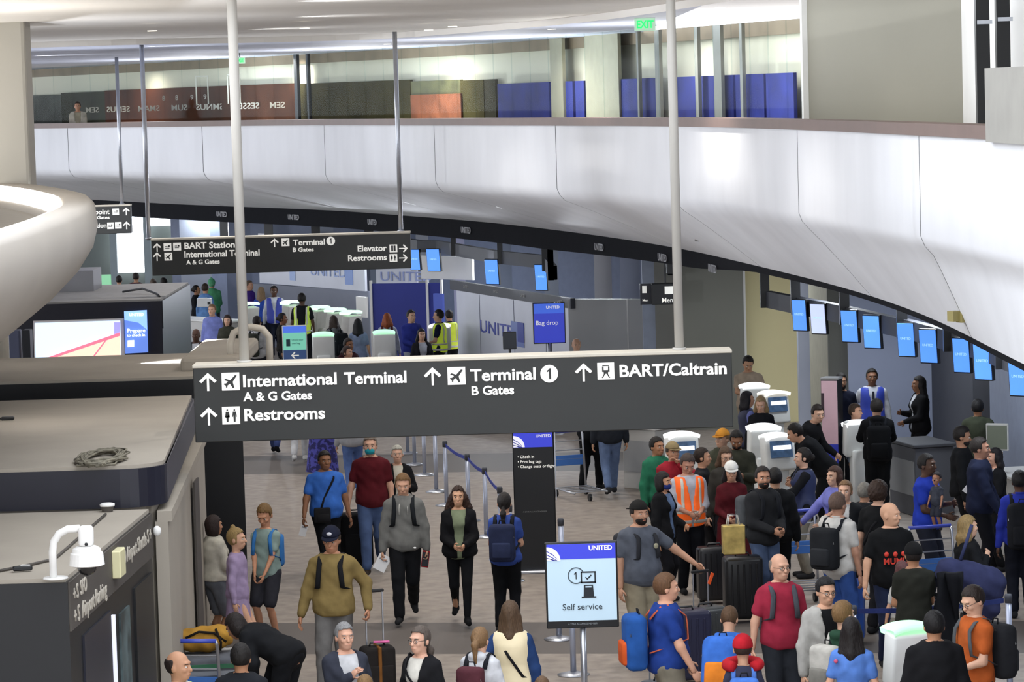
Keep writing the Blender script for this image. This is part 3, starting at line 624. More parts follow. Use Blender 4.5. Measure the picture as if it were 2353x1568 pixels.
            if hair == 'bald': d = np.maximum(d, Z - .035 * q)
            return d
        Fr.ell(H(0, .012, .024), np.array([.077 * fw + g_, .096 + g_, .098 + g_ * 1.1]) * q, Rh, k=0, cut=cut)
        if hair == 'bob':
            for sd in (-1, 0, 1): Fr.ell(H(sd * .055, .04 if sd == 0 else .02, -.05), np.array([.045 if sd else .075, .06, .085]) * q, Rh, k=.03)
        if hair in ('long', 'verylong', 'curly'):
            ln = {'long': .20, 'verylong': .36, 'curly': .27}[hair]; th = .042 if hair != 'curly' else .062
            for sd in (-1, -.5, 0, .5, 1):
                yy = .075 - .055 * abs(sd); x0 = sd * .062; x1 = sd * (.075 if hair != 'curly' else .125)
                p0 = H(x0, yy, -.02); p1 = p0 + np.array([x1 - x0, .0, -ln]); bk = .03 if lean < .3 else 0
                p1 = p1 + Rh @ np.array([0, bk, 0])
                Fr.cone(p0, (p0 + p1) / 2 + Rh @ np.array([sd * .015, .012, 0]), th, th * .95, k=.03).cone((p0 + p1) / 2 + Rh @ np.array([sd * .015, .012, 0]), p1, th * .95, th * .6, k=.03)
        if hair in ('ponytail', 'lowpony'):
            zz = .02 if hair == 'ponytail' else -.06
            Fr.cone(H(0, .105, zz), H(0, .14, zz - .05), .022, .034).cone(H(0, .14, zz - .05), H(0, .135, zz - .22), .034, .018)
        if hair == 'bun': Fr.ell(H(0, .12, .0), np.array([.042, .04, .042]), Rh)
        if hair == 'topbun': Fr.ell(H(0, .04, .135), np.array([.032, .03, .034]), Rh)
        if hair in ('curly', 'curlytop'):
            g = Fr.allgrid(); Fr.F = Fr.F + .010 * np.sin(g[0] * 110) * np.sin(g[1] * 105 + 1) * np.sin(g[2] * 98 + 2)
        if hair not in ('curly', 'curlytop'):
            g = Fr.allgrid(); Fr.F = Fr.F + .0035 * np.sin(g[0] * 150 + g[2] * 40) * np.sin(g[1] * 140 - g[2] * 60 + 1)
        fin(Fr, 'hair', cmat('hair', hc))
    if hair != 'none' or cap: 
        for sd in (-1, 1): MB().tube([H(sd * .016, -.0925, .021), H(sd * .034, -.0900, .026), H(sd * .050, -.077, .021)], [.004, .0045, .003], 5).build('eyebrow', cmat('hair', hc), root, True)
    if beard:
        Fd_ = Field(head_c - .16, head_c + .1, max(.0095, hv))
        Fd_.ell(H(0, -.034, -.062), np.array([.060, .066, .060]) * q, Rh, k=0, cut=lambda X, Y, Z: np.maximum(np.maximum(Z - .022, Y - .03), -(Y + np.abs(Z - .004) * 0 + .2)))
        g = Fd_.allgrid(); fin(Fd_, 'beard', cmat('hair', beard))
        MB().ell(H(0, -.098, -.061), (.021, .006, .006), 8, 5, 0, Rh).build('mouth_line', mat('lips_' + skin, sk), root, True)
    if cap:
        cc, back = cap[0], (len(cap) > 1 and cap[1] == 'back'); Fc = Field(head_c - .16, head_c + .2, max(.0095, hv))
        Fc.ell(H(0, .012, .03), np.array([.092, .112, .110]) * q, Rh, k=0, cut=lambda X, Y, Z: (.016 if cap[-1] != 'beanie' else -.02) - Z)
        def brim(mb):
            if cap[-1] == 'beanie': return
            sg = 1 if back else -1; n = 13; top_ = []; bot_ = []
            pts = [(.080 * math.sin(a), sg * (.085 + .085 * math.cos(a)) + .012,   .046 - .010 * math.cos(a)) for a in np.linspace(-1.5, 1.5, n)]
            inn_ = [(.080 * math.sin(a), sg * .045 * math.cos(a) + .012 + sg * .02, .050) for a in np.linspace(-1.5, 1.5, n)]
            mb.grid([[H(*p) for p in inn_], [H(*p) for p in pts], [H(p[0], p[1], p[2] - .007) for p in pts], [H(p[0], p[1], p[2] - .007) for p in inn_]])
        c_ = fin(Fc, 'cap', cmat('cloth', cc), extra=brim)
        if len(cap) > 2 and cap[1] == 'badge': MB().ell(H(0, -.092, .085), (.028, .014, .020), 8, 5, 0, Rh).build('badge', cmat('cloth', cap[2]), c_, True)
    if mask: 
        Fm = Field(head_c - .16, head_c + .05, max(.0095, hv)); Fm.ell(H(0, -.036, -.055), np.array([.066, .074, .055]) * q, Rh, k=0, cut=lambda X, Y, Z: Y - .02); fin(Fm, 'face_mask', cmat('cloth', mask))
    if glasses:
        gm = MB()
        for sd in (-1, 1):
            ringp = [H(sd * .032 + .021 * math.cos(a), -.099, -.001 + .016 * math.sin(a)) for a in np.linspace(0, 2 * math.pi, 11)]
            gm.tube(ringp, .0022, 4); gm.tube([H(sd * .053, -.098, .004), H(sd * .079, -.02, .006)], .0022, 4)
        gm.tube([H(-.011, -.100, .002), H(.011, -.100, .002)], .0022, 4); gm.build('glasses', cmat('plastic', '2a2522'), root)
    # ---------------- clothes: top
    sl_ = sleeve or {'tee': 'short', 'polo': 'short', 'vneck': 'short'}.get(top, 'long')
    gr = {'tee': .016, 'polo': .018, 'sweater': .026, 'hoodie': .032, 'jacket': .034, 'open': .034, 'blazer': .032, 'dress': .018, 'coat': .038, 'puffer': .05, 'shirt': .02, 'tank': .014}.get(top, .02)
    hemt = hem if hem is not None else {'tee': -.10, 'polo': -.10, 'sweater': -.09, 'hoodie': -.11, 'jacket': -.12, 'open': -.10, 'blazer': -.14, 'coat': -.12, 'puffer': -.08, 'shirt': -.11, 'tank': -.05, 'dress': -.14}.get(top, -.1)
    loose = (np.array([-.14, .05, .25, .45]), np.array([.022, .018, .010, .0])) if top not in ('tank',) else (np.array([-.14, .5]), np.array([.006, 0]))
    if sex == 'f' and top in ('tee', 'sweater', 'dress'): loose = (np.array([-.14, .1, .25, .45]), np.array([.012, .008, .008, 0]))
    ap = np.array([p for nm in 'RL' for p in joints[nm]] + [sp(.25, .25, -.16), sp(-.25, -.25, -.16), sp(.2, .2, .56), sp(-.2, -.2, .56)])
    def topfield(gr_, sleeve_, hem_, tmax, extra=None, am=.0045):
        Ft = Field(ap.min(0) - .1, ap.max(0) + .1, vs)
        torso(Ft, gr_, hem_, tmax, .03, extra, loose)
        for nm, sd in (('R', -1), ('L', 1)):
            s0, e0, w0 = joints[nm]; ra = (.046 + gr_ * .75) * lim
            if sleeve_ == 'short': m_ = s0 + (e0 - s0) * .62; Ft.cone(s0, m_, ra, ra * .98, .03)
            elif sleeve_ == 'long': Ft.cone(s0, e0, ra, (.041 + gr_ * .8) * lim, .03).cone(e0, e0 + (w0 - e0) * .96, (.041 + gr_ * .8) * lim, (.030 + gr_ * .55) * lim, .02)
            elif sleeve_ == 'rolled': Ft.cone(s0, e0, ra, (.041 + gr_ * .8) * lim, .03).cone(e0, e0 + (w0 - e0) * .25, (.041 + gr_ * .8) * lim, (.04 + gr_ * .7) * lim, .02)
        if am: folds(Ft, am)
        return Ft
    tm = cmat('cloth', tc) if not pattern else pattern_mat(tc, pattern)
    if top in ('open', 'blazer', 'coat') or inner:
        ic = inner or 'e6e2da'
        Fi = topfield(.012, 'none', max(hemt, -.12) if top != 'open' else -.12, .505, am=.002); fin(Fi, 'undershirt', cmat('cloth', ic))
        wv = .05 if top != 'open' else .065
        Ft = topfield(gr, sl_, hemt, .53, extra=lambda X, V_, T_: np.where(V_ < 0, wv * (.35 + 1.0 * np.clip((T_ + .1) / .55, 0, 1)) - np.abs(X), -1.)); jk = fin(Ft, 'jacket', tm)
    elif vest == 'sleeveless':
        Ft = topfield(gr, sl_, hemt, .525); fin(Ft, 'shirt', tm)
    else:
        nk = {'vneck': .50, 'tank': .44}.get(top, .527 if top not in ('hoodie', 'jacket', 'puffer') else .54)
        Ft = topfield(gr, sl_, hemt, nk)
        if top in ('hoodie',): Ft.ell(sp(0, .085, .515), (.10, .055, .055), RL, k=.02)
        jk = fin(Ft, {'tee': 't_shirt', 'polo': 'polo_shirt', 'sweater': 'sweater', 'hoodie': 'hoodie', 'jacket': 'jacket', 'dress': 'bodice', 'puffer': 'padded_jacket', 'shirt': 'shirt', 'tank': 'top'}.get(top, 'shirt'), tm)
        if top in ('polo', 'shirt', 'jacket'):
            MB().tube([sp(.066 * math.sin(a) * fat, -.062 * math.cos(a) - .01, .508 + .025 * (1 - math.cos(a)) / 2) for a in np.linspace(.25, 2 * math.pi - .25, 14)], .016, 6).build('collar', tm, root, True)
        if top == 'hoodie':
            for sd in (-1, 1): MB().tube([sp(sd * .045, -.118, .46), sp(sd * .05, -.150, .40), sp(sd * .05, -.155, .33)], .005, 5).build('drawstring', cmat('cloth', 'e8e6e0'), root, True)
    if vest and vest != 'sleeveless':
        vc, style = vest
        nofr = (lambda X, V_, T_: np.where(V_ < 0, .014 + .055 * np.clip((T_ - .2) / .3, 0, 1) - np.abs(X), -1.)) if style != 'braces' else (lambda X, V_, T_: np.where((T_ > .03), np.where(V_ < 9, .06 + .05 * np.clip((T_) / .5, 0, 1) - np.abs(X), -1.), -1.))
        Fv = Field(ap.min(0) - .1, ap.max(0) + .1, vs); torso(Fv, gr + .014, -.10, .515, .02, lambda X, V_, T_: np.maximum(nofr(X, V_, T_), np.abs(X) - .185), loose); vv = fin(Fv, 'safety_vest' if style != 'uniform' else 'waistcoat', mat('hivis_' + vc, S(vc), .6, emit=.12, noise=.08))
        if style != 'uniform':
            rm = mat('reflective_tape', S('c9c7bd'), .35, noise=.05)
            for (a0, a1) in ((-.06, -.01), (.06, .10)) if style == 'hivis' else ((-.05, -.01),):
                F2 = Field(ap.min(0) - .1, ap.max(0) + .1, vs * .8); torso(F2, gr + .021, a0, a1, .01, nofr, loose); fin(F2, 'reflective_band', rm, vv)
            F2 = Field(ap.min(0) - .1, ap.max(0) + .1, vs * .8); torso(F2, gr + .021, .10, .50, .01, lambda X, V_, T_: np.abs(np.abs(X) - .115) - .019, loose); fin(F2, 'reflective_band', rm, vv)
    # ---------------- clothes: lower body
    lowp = np.array([p for nm in 'rl' for p in joints[nm][:3]] + [PV + .2, PV - .2]); Fp = None
    if bot in ('pants', 'jeans', 'shorts', 'wide', 'leggings'):
        g2 = {'pants': .018, 'jeans': .015, 'shorts': .03, 'wide': .04, 'leggings': .009}[bot]; bm_ = cmat('cloth', bc)
        Fp = Field(lowp.min(0) - .16, lowp.max(0) + .16, vs * 1.4); torso(Fp, g2 * .8, -.14, .045, .03)
        for nm in 'rl':
            hp_, kn, an, _ = joints[nm]
            Fp.cone(hp_ + np.array([0, 0, -.02]), kn if bot != 'shorts' else hp_ + (kn - hp_) * .9, .088 * lim + g2, (.058 * lim + g2 * 1.2), .03)
            if bot != 'shorts': Fp.cone(kn, an + np.array([0, 0, .02]), .058 * lim + g2, (.040 * lim + g2 * (1.3 if bot != 'leggings' else .6)), .02)
        if bot != 'leggings': folds(Fp, .004)
        fin(Fp, 'trousers' if bot != 'shorts' else 'shorts', bm_)
    elif bot in ('skirt', 'longskirt', 'robe'):
        z1 = .50 if bot == 'skirt' else (.14 if bot == 'longskirt' else .10); rows = []
        for z in np.linspace(1.06, z1, 9):
            t = (1.06 - z) / (1.06 - .1); a0 = np.interp(z - PV[2], PT, A_) if z > .86 else A_[2]; a = max(a0, A_[2] * min(1, t * 6 + .8)) + .012 + t * .10
            rows.append([(a * math.cos(u) * (1 + .03 * math.sin(7 * u + z * 3) * t), a * .8 * math.sin(u) * (1 + .03 * math.cos(6 * u) * t), z) for u in np.linspace(0, 2 * math.pi, 29)])
        MB().grid(rows[::-1]).build('skirt', cmat('cloth', bc) if not pattern else pattern_mat(bc, pattern), root, True)
    # ---------------- shoes
    for nm, sd in (('r', -1), ('l', 1)):
        hp_, kn, an, up = joints[nm]; ax, ay, az = an; t = .9 if up > .05 else 0.; fl = .92 if sex == 'f' else (.8 if ch else 1.)
        heel = np.array([ax, ay + .045, az - .045]); toe = heel + np.array([sd * .02, -.20 * fl * math.cos(t), -.20 * fl * math.sin(t) * .28 + 0.0])
        Fs = Field(np.minimum(heel, toe) - .09, np.maximum(heel, toe) + .1, .0165 if s_px > 150 else .022)
        Fs.cone(heel, toe, .042, .036, .02).cone(heel + np.array([0, -.02, .02]), an + np.array([0, 0, .01]), .042, .040, .03)
        zf = min(heel[2], toe[2]) - .038; g = Fs.allgrid(); Fs.F = np.maximum(Fs.F, (max(.004, zf) if t == 0 else -1) - g[2] - 0 * g[0] - 0 * g[1])
        so = fin(Fs, 'shoe', cmat('cloth', shoe))
    # ---------------- carried straps, bags
    def over(x, t, g3=.0):     # point on the clothed torso, v sign by front/back
        a = np.interp(t, PT, A_) + gr + .024 + g3 + np.interp(t, loose[0], loose[1]); b_ = np.interp(t, PT, B_) + gr + .025 + g3 + (fat - 1) * .14 * math.exp(-((t - .12) / .16) ** 2) + np.interp(t, loose[0], loose[1]) + (.028 * math.exp(-((t - .33) / .06) ** 2) if sex == 'f' else 0)
        return b_ * math.sqrt(max(0.05, 1 - (x / a) ** 2))
    def pack_straps(parent, col):
        for sd in (-1, 1):
            x = .105; pts = [sp(sd * x, over(x, .40), .40), sp(sd * x, .07, .49 + gr), sp(sd * x, .0, .505 + gr), sp(sd * x, -.075, .475 + gr)]
            for t in (.42, .35, .28, .21): pts.append(sp(sd * (x + (.42 - t) * .1), -over(x, t), t))
            pts.append(sp(sd * (.15 + gr), 0, .16)); pts.append(sp(sd * .12, over(.12, .12), .10))
            MB().tube(pts, .026, 6, flat=.28, up=(0, 1, 0)).build('shoulder_strap', cmat('cloth', col), parent, True)
    if pack:
        pcx, plabel = pack[0], pack[1]; sz = pack[2] if len(pack) > 2 else (.30, .17, .44); acc = pack[3] if len(pack) > 3 else pcx
        r2 = empty('backpack', origin, math.radians(face), plabel, 'backpack'); r2.scale = (k, k, k)
        yb = over(0, .3) + sz[1] / 2 - .005; cz = sp(0, yb, .44 - sz[2] / 2)
        bb = MB().rbox(cz, (sz[0], sz[1], sz[2]), min(sz) * .32, 3, rx=lean).build('pack_body', cmat('cloth', pcx), r2, True)
        MB().rbox(sp(0, yb + sz[1] * .5, .44 - sz[2] * .68), (sz[0] * .72, sz[1] * .35, sz[2] * .42), sz[1] * .12, 2, rx=lean).build('front_pocket', cmat('cloth', acc), r2, True)
        MB().tube([sp(-.04, yb - .04, .44), sp(-.03, yb - .03, .485), sp(.03, yb - .03, .485), sp(.04, yb - .04, .44)], .008, 5).build('grab_handle', cmat('cloth', '222226'), r2, True)
        MB().tube([sp(sz[0] * .5 * math.cos(u) * .97, yb + .02 + sz[1] * .2, .44 - sz[2] * .36 + sz[2] * .30 * math.sin(u)) for u in np.linspace(0, math.pi, 9)], .005, 4).build('zip', cmat('metal', '8a8a8a'), r2)
        pack_straps(r2, pack[4] if len(pack) > 4 else '24262c')
    elif straps: 
        r2 = empty('backpack', origin, math.radians(face), straps[1], 'backpack'); r2.scale = (k, k, k); yb = over(0, .3) + .07
        MB().rbox(sp(0, yb, .22), (.28, .15, .42), .05, 3, rx=lean).build('pack_body', cmat('cloth', straps[0]), r2, True); pack_straps(r2, straps[0])
    if bag:      # crossbody
        bc_, bl_, sd = bag; r2 = empty('shoulder_bag', origin, math.radians(face), bl_, 'bag'); r2.scale = (k, k, k)
        y0 = -over(.1, -.02) - .04
        MB().rbox(sp(sd * .12, y0, -.03), (.22, .075, .2), .02, 2, rz=sd * .25).build('bag_body', cmat('cloth', bc_), r2, True)
        MB().rbox(sp(sd * .12 , y0 - .045, -.06), (.16, .02, .10), .008, 1, rz=sd * .25).build('bag_flap', cmat('cloth', bc_), r2, True)
        pts = [sp(sd * .13, y0 + .01, .06)] + [sp(sd * (.13 - .05 * i), -over(.1, .06 + .085 * i), .08 + .09 * i) for i in range(1, 5)] + [sp(-sd * .115, -.03, .505 + gr), sp(-sd * .10, .09, .43), sp(0, over(0, .3), .3), sp(sd * .12, over(.12, .1), .10), sp(sd * .2, 0, .04)]
        MB().tube(pts, .014, 6, flat=.35, up=(0, 1, 0)).build('bag_strap', cmat('cloth', '1d1d20'), r2, True)
    if prints:    # flat print on the shirt front or back: (kind, colour)
        for (kind, col_, x, t, sz_, side) in prints:
            yy = side * (over(abs(x), t) + .002)
            if kind == 'rect': MB().rbox(sp(x, yy, t), (sz_[0], .012, sz_[1]), .004, 1).build('shirt_print', cmat('print', col_), root)
            elif kind == 'ball': MB().ell(sp(x, yy, t), (sz_[0], .012, sz_[1]), 10, 6, 0).build('shirt_print', cmat('print', col_), root, True)
            else: o = text('shirt_lettering', kind, sz_[1], cmat('print', col_), root, sp(x, yy - .012 * (1 if side < 0 else -1), t), (math.pi / 2, 0, 0 if side < 0 else math.pi), align='CENTER')
    def hand(nm): return root.matrix_basis @ Vector(joints[nm][2] + (joints[nm][2] - joints[nm][1]) / np.linalg.norm(joints[nm][2] - joints[nm][1]) * .085)
    root['_'] = 0; del root['_']
    return {'root': root, 'origin': origin, 'k': k, 'face': math.radians(face), 'joints': joints, 'hand': hand, 'sp': sp, 's': s_px}
def pattern_mat(hexs, pat):
    n_ = 'pattern_' + hexs + pat[0]
    if n_ in MATS: return MATS[n_]
    m = mat(n_, S(hexs), .85, noise=.9, scale=pat[1]); r = [n for n in m.node_tree.nodes if n.type == 'VALTORGB'][0]
    r.color_ramp.elements[0].color = S(hexs) + (1,); r.color_ramp.elements[1].color = S(pat[0]) + (1,); r.color_ramp.elements[0].position = .48; r.color_ramp.elements[1].position = .54
    return m
# ================================================================ things
def W2(p): return np.array(p, float)
ARROW = [(-.06, -.5), (.06, -.5), (.06, .22), (.36, -.06), (.48, .05), (0, .5), (-.48, .05), (-.36, -.06), (-.06, .22)]
PLANE = [(-.36, .10), (-.28, .16), (-.02, .07), (.26, .36), (.36, .33), (.12, -.02), (.20, -.34), (.12, -.38), (-.04, -.12), (-.18, -.22), (-.20, -.34), (-.26, -.34), (-.28, -.22), (-.38, -.16), (-.36, -.10), (-.26, -.10), (-.14, .0)]
M_sign = mat('sign_charcoal', S('2f302f'), .55, noise=.04, scale=2); M_signlip = mat('sign_top_beige', S('c9c2b4'), .6, noise=.03)
class Sign:
    """hanging wayfinding box whose front stands at depth D"""
    def __init__(s, name, px0, px1, pyt, pyb, D, depth, label, cap=True, rz=0.):
        a = at(px0, pyt, D); c = at(px1, pyt - (px1 - px0) * ROLL, D); e = at(px0 + (pyb - pyt) * ROLL, pyb, D)
        s.D = D; s.s = F_PX / D; s.w = c[0] - a[0]; s.h = a[2] - e[2]; s.o = np.array([(a[0] + c[0]) / 2, D, e[2]])
        s.root = empty(name, s.o, 0, label, 'sign')
        MB().rbox((0, depth / 2, s.h / 2), (s.w, depth, s.h), .008, 1).build('panel', M_sign, s.root)
        if cap: MB().rbox((0, depth / 2, s.h + .012), (s.w + .012, depth + .012, .035), .006, 1).build('top_cap', M_signlip, s.root)
    def loc(s, px, py, y=-.006):
        p = at(px, py, s.D); return (p[0] - s.o[0], y, p[2] - s.o[2])
    def txt(s, body, px0, px1, py, cap, bold=.026, m=None, name='lettering'):
        o = text(name, body, cap / s.s / .70, m or M_letter, s.root, s.loc(px0, py), bold=bold, depth=.004)
        xs = [v.co.x for v in o.data.vertices]; wd = max(xs) - min(xs); o.data.transform(Matrix.Translation((-min(xs), 0, 0))); o.data.transform(Matrix.Scale((px1 - px0) / s.s / wd, 4, (1, 0, 0))); return o
    def arrow(s, px, py, hpx, rot=0):
        k = hpx / s.s; ca, sa = math.cos(rot), math.sin(rot); polypart('arrow', [((x * ca - y * sa) * k, (x * sa + y * ca) * k) for x, y in ARROW], .004, M_letter, s.root, s.loc(px, py))
    def square(s, px, py, w, kind):
        k = w / s.s; sq = polypart('pictogram', [(-k / 2, -k / 2), (k / 2, -k / 2), (k / 2, k / 2), (-k / 2, k / 2)], .004, M_letter, s.root, s.loc(px, py)); L = [] 
        def sub(poly): MB().prism([(x * k, y * k) for x, y in poly], .003, .008).build('symbol', M_sign, sq)
        if kind == 'plane': sub(PLANE)
        elif kind == 'rest':
            for cx, sk in ((-.2, 1), (.2, 0)):
                sub([(cx + .05 * math.cos(a), .31 + .05 * math.sin(a)) for a in np.linspace(0, 6.0, 10)])
                sub([(cx - .09, .22), (cx - .13, -.08), (cx - .08, -.08), (cx - .06, .06), (cx - .06 - .05 * sk, -.12 * sk), (cx - .06, -.12), (cx - .05, -.36), (cx + .05, -.36), (cx + .06, -.12), (cx + .06 + .05 * sk, -.12 * sk), (cx + .06, .06), (cx + .08, -.08), (cx + .13, -.08), (cx + .09, .22)])
        elif kind == 'train':
            sub([(-.2, .36), (.2, .36), (.2, .30), (-.2, .30)]); sub([(-.22, .28), (-.13, .28), (-.13, -.05), (-.22, -.05)]); sub([(.13, .28), (.22, .28), (.22, -.05), (.13, -.05)]); sub([(-.13, .06), (.13, .06), (.13, -.16), (-.13, -.16)])
            sub([(-.12, -.16), (-.04, -.16), (-.18, -.40), (-.25, -.40)]); sub([(.04, -.16), (.12, -.16), (.25, -.40), (.18, -.40)])
        elif kind == 'text': pass
        elif kind == 'lift': sub([(-.28, -.36), (-.03, -.36), (-.03, .36), (-.28, .36)]); sub([(.03, -.36), (.28, -.36), (.28, .36), (.03, .36)])
        else:
            sub([(-.30, .12), (.02, .12), (.02, .04), (-.30, .04)]); sub([(-.30, -.1), (.25, -.1), (.25, -.18), (-.30, -.18)]); sub([(.08, .22), (.3, .22), (.3, .0), (.08, .0)])
        return sq
    def disc(s, px, py, r, body):
        k = r / s.s; d = polypart('roundel', [(k * math.cos(a), k * math.sin(a)) for a in np.linspace(0, 2 * math.pi, 33)[:-1]], .004, M_letter, s.root, s.loc(px, py))
        MB().prism([(k * x, k * y) for x, y in ((-.02, -.62), (.20, -.62), (.20, .62), (.04, .62), (-.04, .48), (-.28, .34), (-.28, .16), (-.02, .28))], .003, .008).build('numeral', M_sign, d)
    def pole(s, px, r, z1, y=.1, m=None):
        p = at(px, 800, s.D); zb = s.h; MB().tube([(p[0] - s.o[0], y, zb), (p[0] - s.o[0], y, z1 - s.o[2])], r, 14).lathe([(r * 1.5, 0), (r * 1.5, .03)], (p[0] - s.o[0], y, zb + .02), 14).build('pole', m or mat('pole_paint', S('bdbab4'), .4, noise=.02), s.root, True)
s1 = Sign('hanging_sign', 443, 1681, 846, 1018, 33.5, .38, 'large charcoal hanging sign reading International Terminal, Terminal 1 and BART/Caltrain')
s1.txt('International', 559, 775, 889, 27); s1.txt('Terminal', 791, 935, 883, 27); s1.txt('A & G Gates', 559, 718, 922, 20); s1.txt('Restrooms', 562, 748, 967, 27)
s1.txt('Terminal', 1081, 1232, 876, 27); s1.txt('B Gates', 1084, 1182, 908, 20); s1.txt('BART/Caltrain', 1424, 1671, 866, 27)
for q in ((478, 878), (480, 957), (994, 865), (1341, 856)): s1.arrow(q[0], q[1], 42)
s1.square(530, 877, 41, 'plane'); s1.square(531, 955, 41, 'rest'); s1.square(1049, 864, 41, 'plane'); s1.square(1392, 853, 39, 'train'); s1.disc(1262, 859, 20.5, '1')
s1.pole(557, .052, 10, .19); s1.pole(1563, .048, 10, .19)
s2 = Sign('hanging_sign', 347, 942, 553, 634, 57, .28, 'distant charcoal hanging sign reading BART Station, Elevator and Restrooms')
s2.txt('BART Station', 424, 540, 572, 14); s2.txt('International Terminal', 424, 597, 592, 14); s2.txt('A & G Gates', 428, 505, 608, 10); s2.txt('Terminal', 673, 747, 564, 13); s2.txt('B Gates', 673, 721, 579, 9.5); s2.txt('Elevator', 822, 889, 578, 13); s2.txt('Restrooms', 800, 889, 600, 13)
for q in ((361, 569, 0), (361, 590, 0), (631, 558, 0), (927, 571, -math.pi / 2), (927, 593, -math.pi / 2)): s2.arrow(q[0], q[1], 20, q[2])
for q in ((385, 568, 'bus'), (407, 567, 'bus'), (387, 590, 'plane'), (656, 557, 'plane'), (904, 571, 'lift'), (904, 593, 'rest')): s2.square(q[0], q[1], 18, q[2])
s2.disc(760, 554, 10, '1'); s2.pole(349, .04, 7.45, .15, M_steel); s2.pole(929, .04, 7.45, .15, M_steel)
s3 = Sign('hanging_sign', 130, 299, 478, 541, 71, .28, 'smallest farthest hanging sign half hidden behind the white balcony')
s3.txt('Checkpoint', 178, 252, 494, 11); s3.txt('F Gates', 214, 252, 504, 7); s3.txt('BART Station', 166, 245, 525, 10)
for q in ((266, 487, 'bus'), (254, 519, 'bus'), (272, 518, 'bus')): s3.square(q[0], q[1], 15, q[2])
for q in ((290, 486), (291, 518)): s3.arrow(q[0], q[1], 18)
s3.pole(291, .04, 7.35, .15, M_steel)
# exit signs
def exit_sign(px, py, D, w, label):
    c = at(px, py, D); k = w / (F_PX / D); r = empty('exit_sign', c, 0, label, 'sign')
    MB().rbox((0, .03, 0), (k, .05, k * .62), .006, 1).build('lit_panel', mat('exit_glass', S('b9d8c0'), .3, emit=.25, noise=0), r)
    text('lettering', 'EXIT', k * .50, mat('exit_green', S('1fb85a'), .4, emit=1.2, noise=0), r, (0, -.002, -k * .17), bold=.03, align='CENTER', sx=.8)
    MB().tube([(0, .03, k * .3), (0, .03, 7.61 - c[2])], .012, 6).build('stem', M_darkgrey, r)
exit_sign(1482, 56, 47.5, 48, 'green lit EXIT sign hanging by the glass wall'); exit_sign(551, 139, 70, 24, 'tiny distant green exit sign beside the pole')

# ---------------------------------------------------------------- left kiosk buildings
M_roof = mat('roof_board', S('a0988c'), .8, noise=.05, scale=1.5); M_kwall = mat('kiosk_wall', S('a0988c'), .7, noise=.04, scale=1); M_kdark = mat('kiosk_sign_band', S('4a4540'), .6, noise=.05)
M_navyblk = mat('navy_black', S('1a1a26'), .35, noise=.05)
def building(label, P, Q, zt, depthx, roof=M_roof, front=M_black, fascia=.35, side=M_kdark, body=M_kwall, rnd=0., inset=0.):
    o = np.array([P[0], P[1], 0]); r = empty('kiosk_building', o, 0, label, 'kiosk'); q = np.array([Q[0] - P[0], Q[1] - P[1]])
    poly = [(0, 0), (q[0], q[1]), (q[0] - depthx, q[1]), (-depthx, 0)]
    if rnd:
        arc = [(-rnd + rnd * math.sin(a), rnd - rnd * math.cos(a)) for a in np.linspace(0, math.pi / 2, 8)]; poly = arc + poly[1:]
    MB().prism([(x - .02, y + .02) for x, y in poly], zt - .015, zt + .02).build('roof', roof, r)
    MB().prism([(x, y) for x, y in poly], zt - fascia, zt - .015).build('fascia', front, r)
    pol2 = [(x - (inset if x > -depthx + .1 else 0), y + (inset if y < .2 else 0)) for x, y in poly]
    MB().prism(pol2, 0, zt - fascia).build('wall_body', body, r)
    L = math.hypot(*q); an = math.atan2(q[1], q[0])
    MB().box((q[0] / 2 + .006, q[1] / 2 + rnd * .5, zt - fascia / 2 - .005), (L - rnd - .02, .02, fascia - .02), an).build('side_fascia', side, r)
    return r, q, an
def zpt(px, py, z): p = onz(px, py, z); return (p[0], p[1])
P1 = zpt(155, 1335, 2.5); Q1 = zpt(346, 1176, 2.5); k1, q1, a1 = building('low black kiosk with shuttle lettering and a dome camera on its roof', P1, Q1, 2.5, 7, fascia=.42, body=M_black)
def onside(k, q, an, u, z, o=.02): return (q[0] * u + o, q[1] * u, z)
for (body, u, z, sz) in (('+ S  SFO', .03, 2.31, .17), ('+ S  Airport Parking', .03, 2.12, .19), ('SFO Airport Shuttle S +', .56, 2.25, .18)):
    text('band_lettering', body, sz, cmat('print', 'b9b2a6'), k1, onside(k1, q1, a1, u, z), (math.pi / 2, 0, a1), bold=.01)
MB().box(onside(k1, q1, a1, .46, 1.9 / 2, .01), (.05, .04, 1.9), a1).build('door_light', mat('door_strip', S('cfd2e4'), .3, emit=.5, noise=0), k1)
MB().box(onside(k1, q1, a1, .28, .98, .004), (1.3, .03, 1.96), a1).build('door', mat('navy_door', S('23242f'), .3), k1)
MB().box(onside(k1, q1, a1, .60, 1.0, .004), (.5, .03, 1.7), a1).build('poster', mat('door_poster', S('4c5a5c'), .4, noise=.7, scale=4), k1)
MB().box(onside(k1, q1, a1, .85, 1.0, .004), (1.0, .03, 1.9), a1).build('dark_opening', M_black, k1)
MB().rbox(onside(k1, q1, a1, .50, 2.33, .05), (.28, .08, .24), .01, 1, rz=a1).build('cream_box', cmat('plastic', 'd5cfa6'), k1)
MB().ell(onside(k1, q1, a1, .99, 2.32, .06), (.04, .04, .05)).build('sensor', M_white, k1, True)
P2 = zpt(372, 1073, 2.9); Q2 = zpt(444, 913, 2.9); k2, q2, a2 = building('taller kiosk with rounded corner and coiled cable on its pale roof', P2, Q2, 2.9, 9, front=M_navyblk, fascia=.38, side=mat('side_band', S('3d3b42'), .4), rnd=.4, inset=.1)
lw = MB().prism([(.02, .15), (q2[0] + .08, q2[1] + .25), (q2[0] - .1, q2[1] + .25), (-.1, .15)], 0, 2.36).build('side_wall', M_kwall, k2)
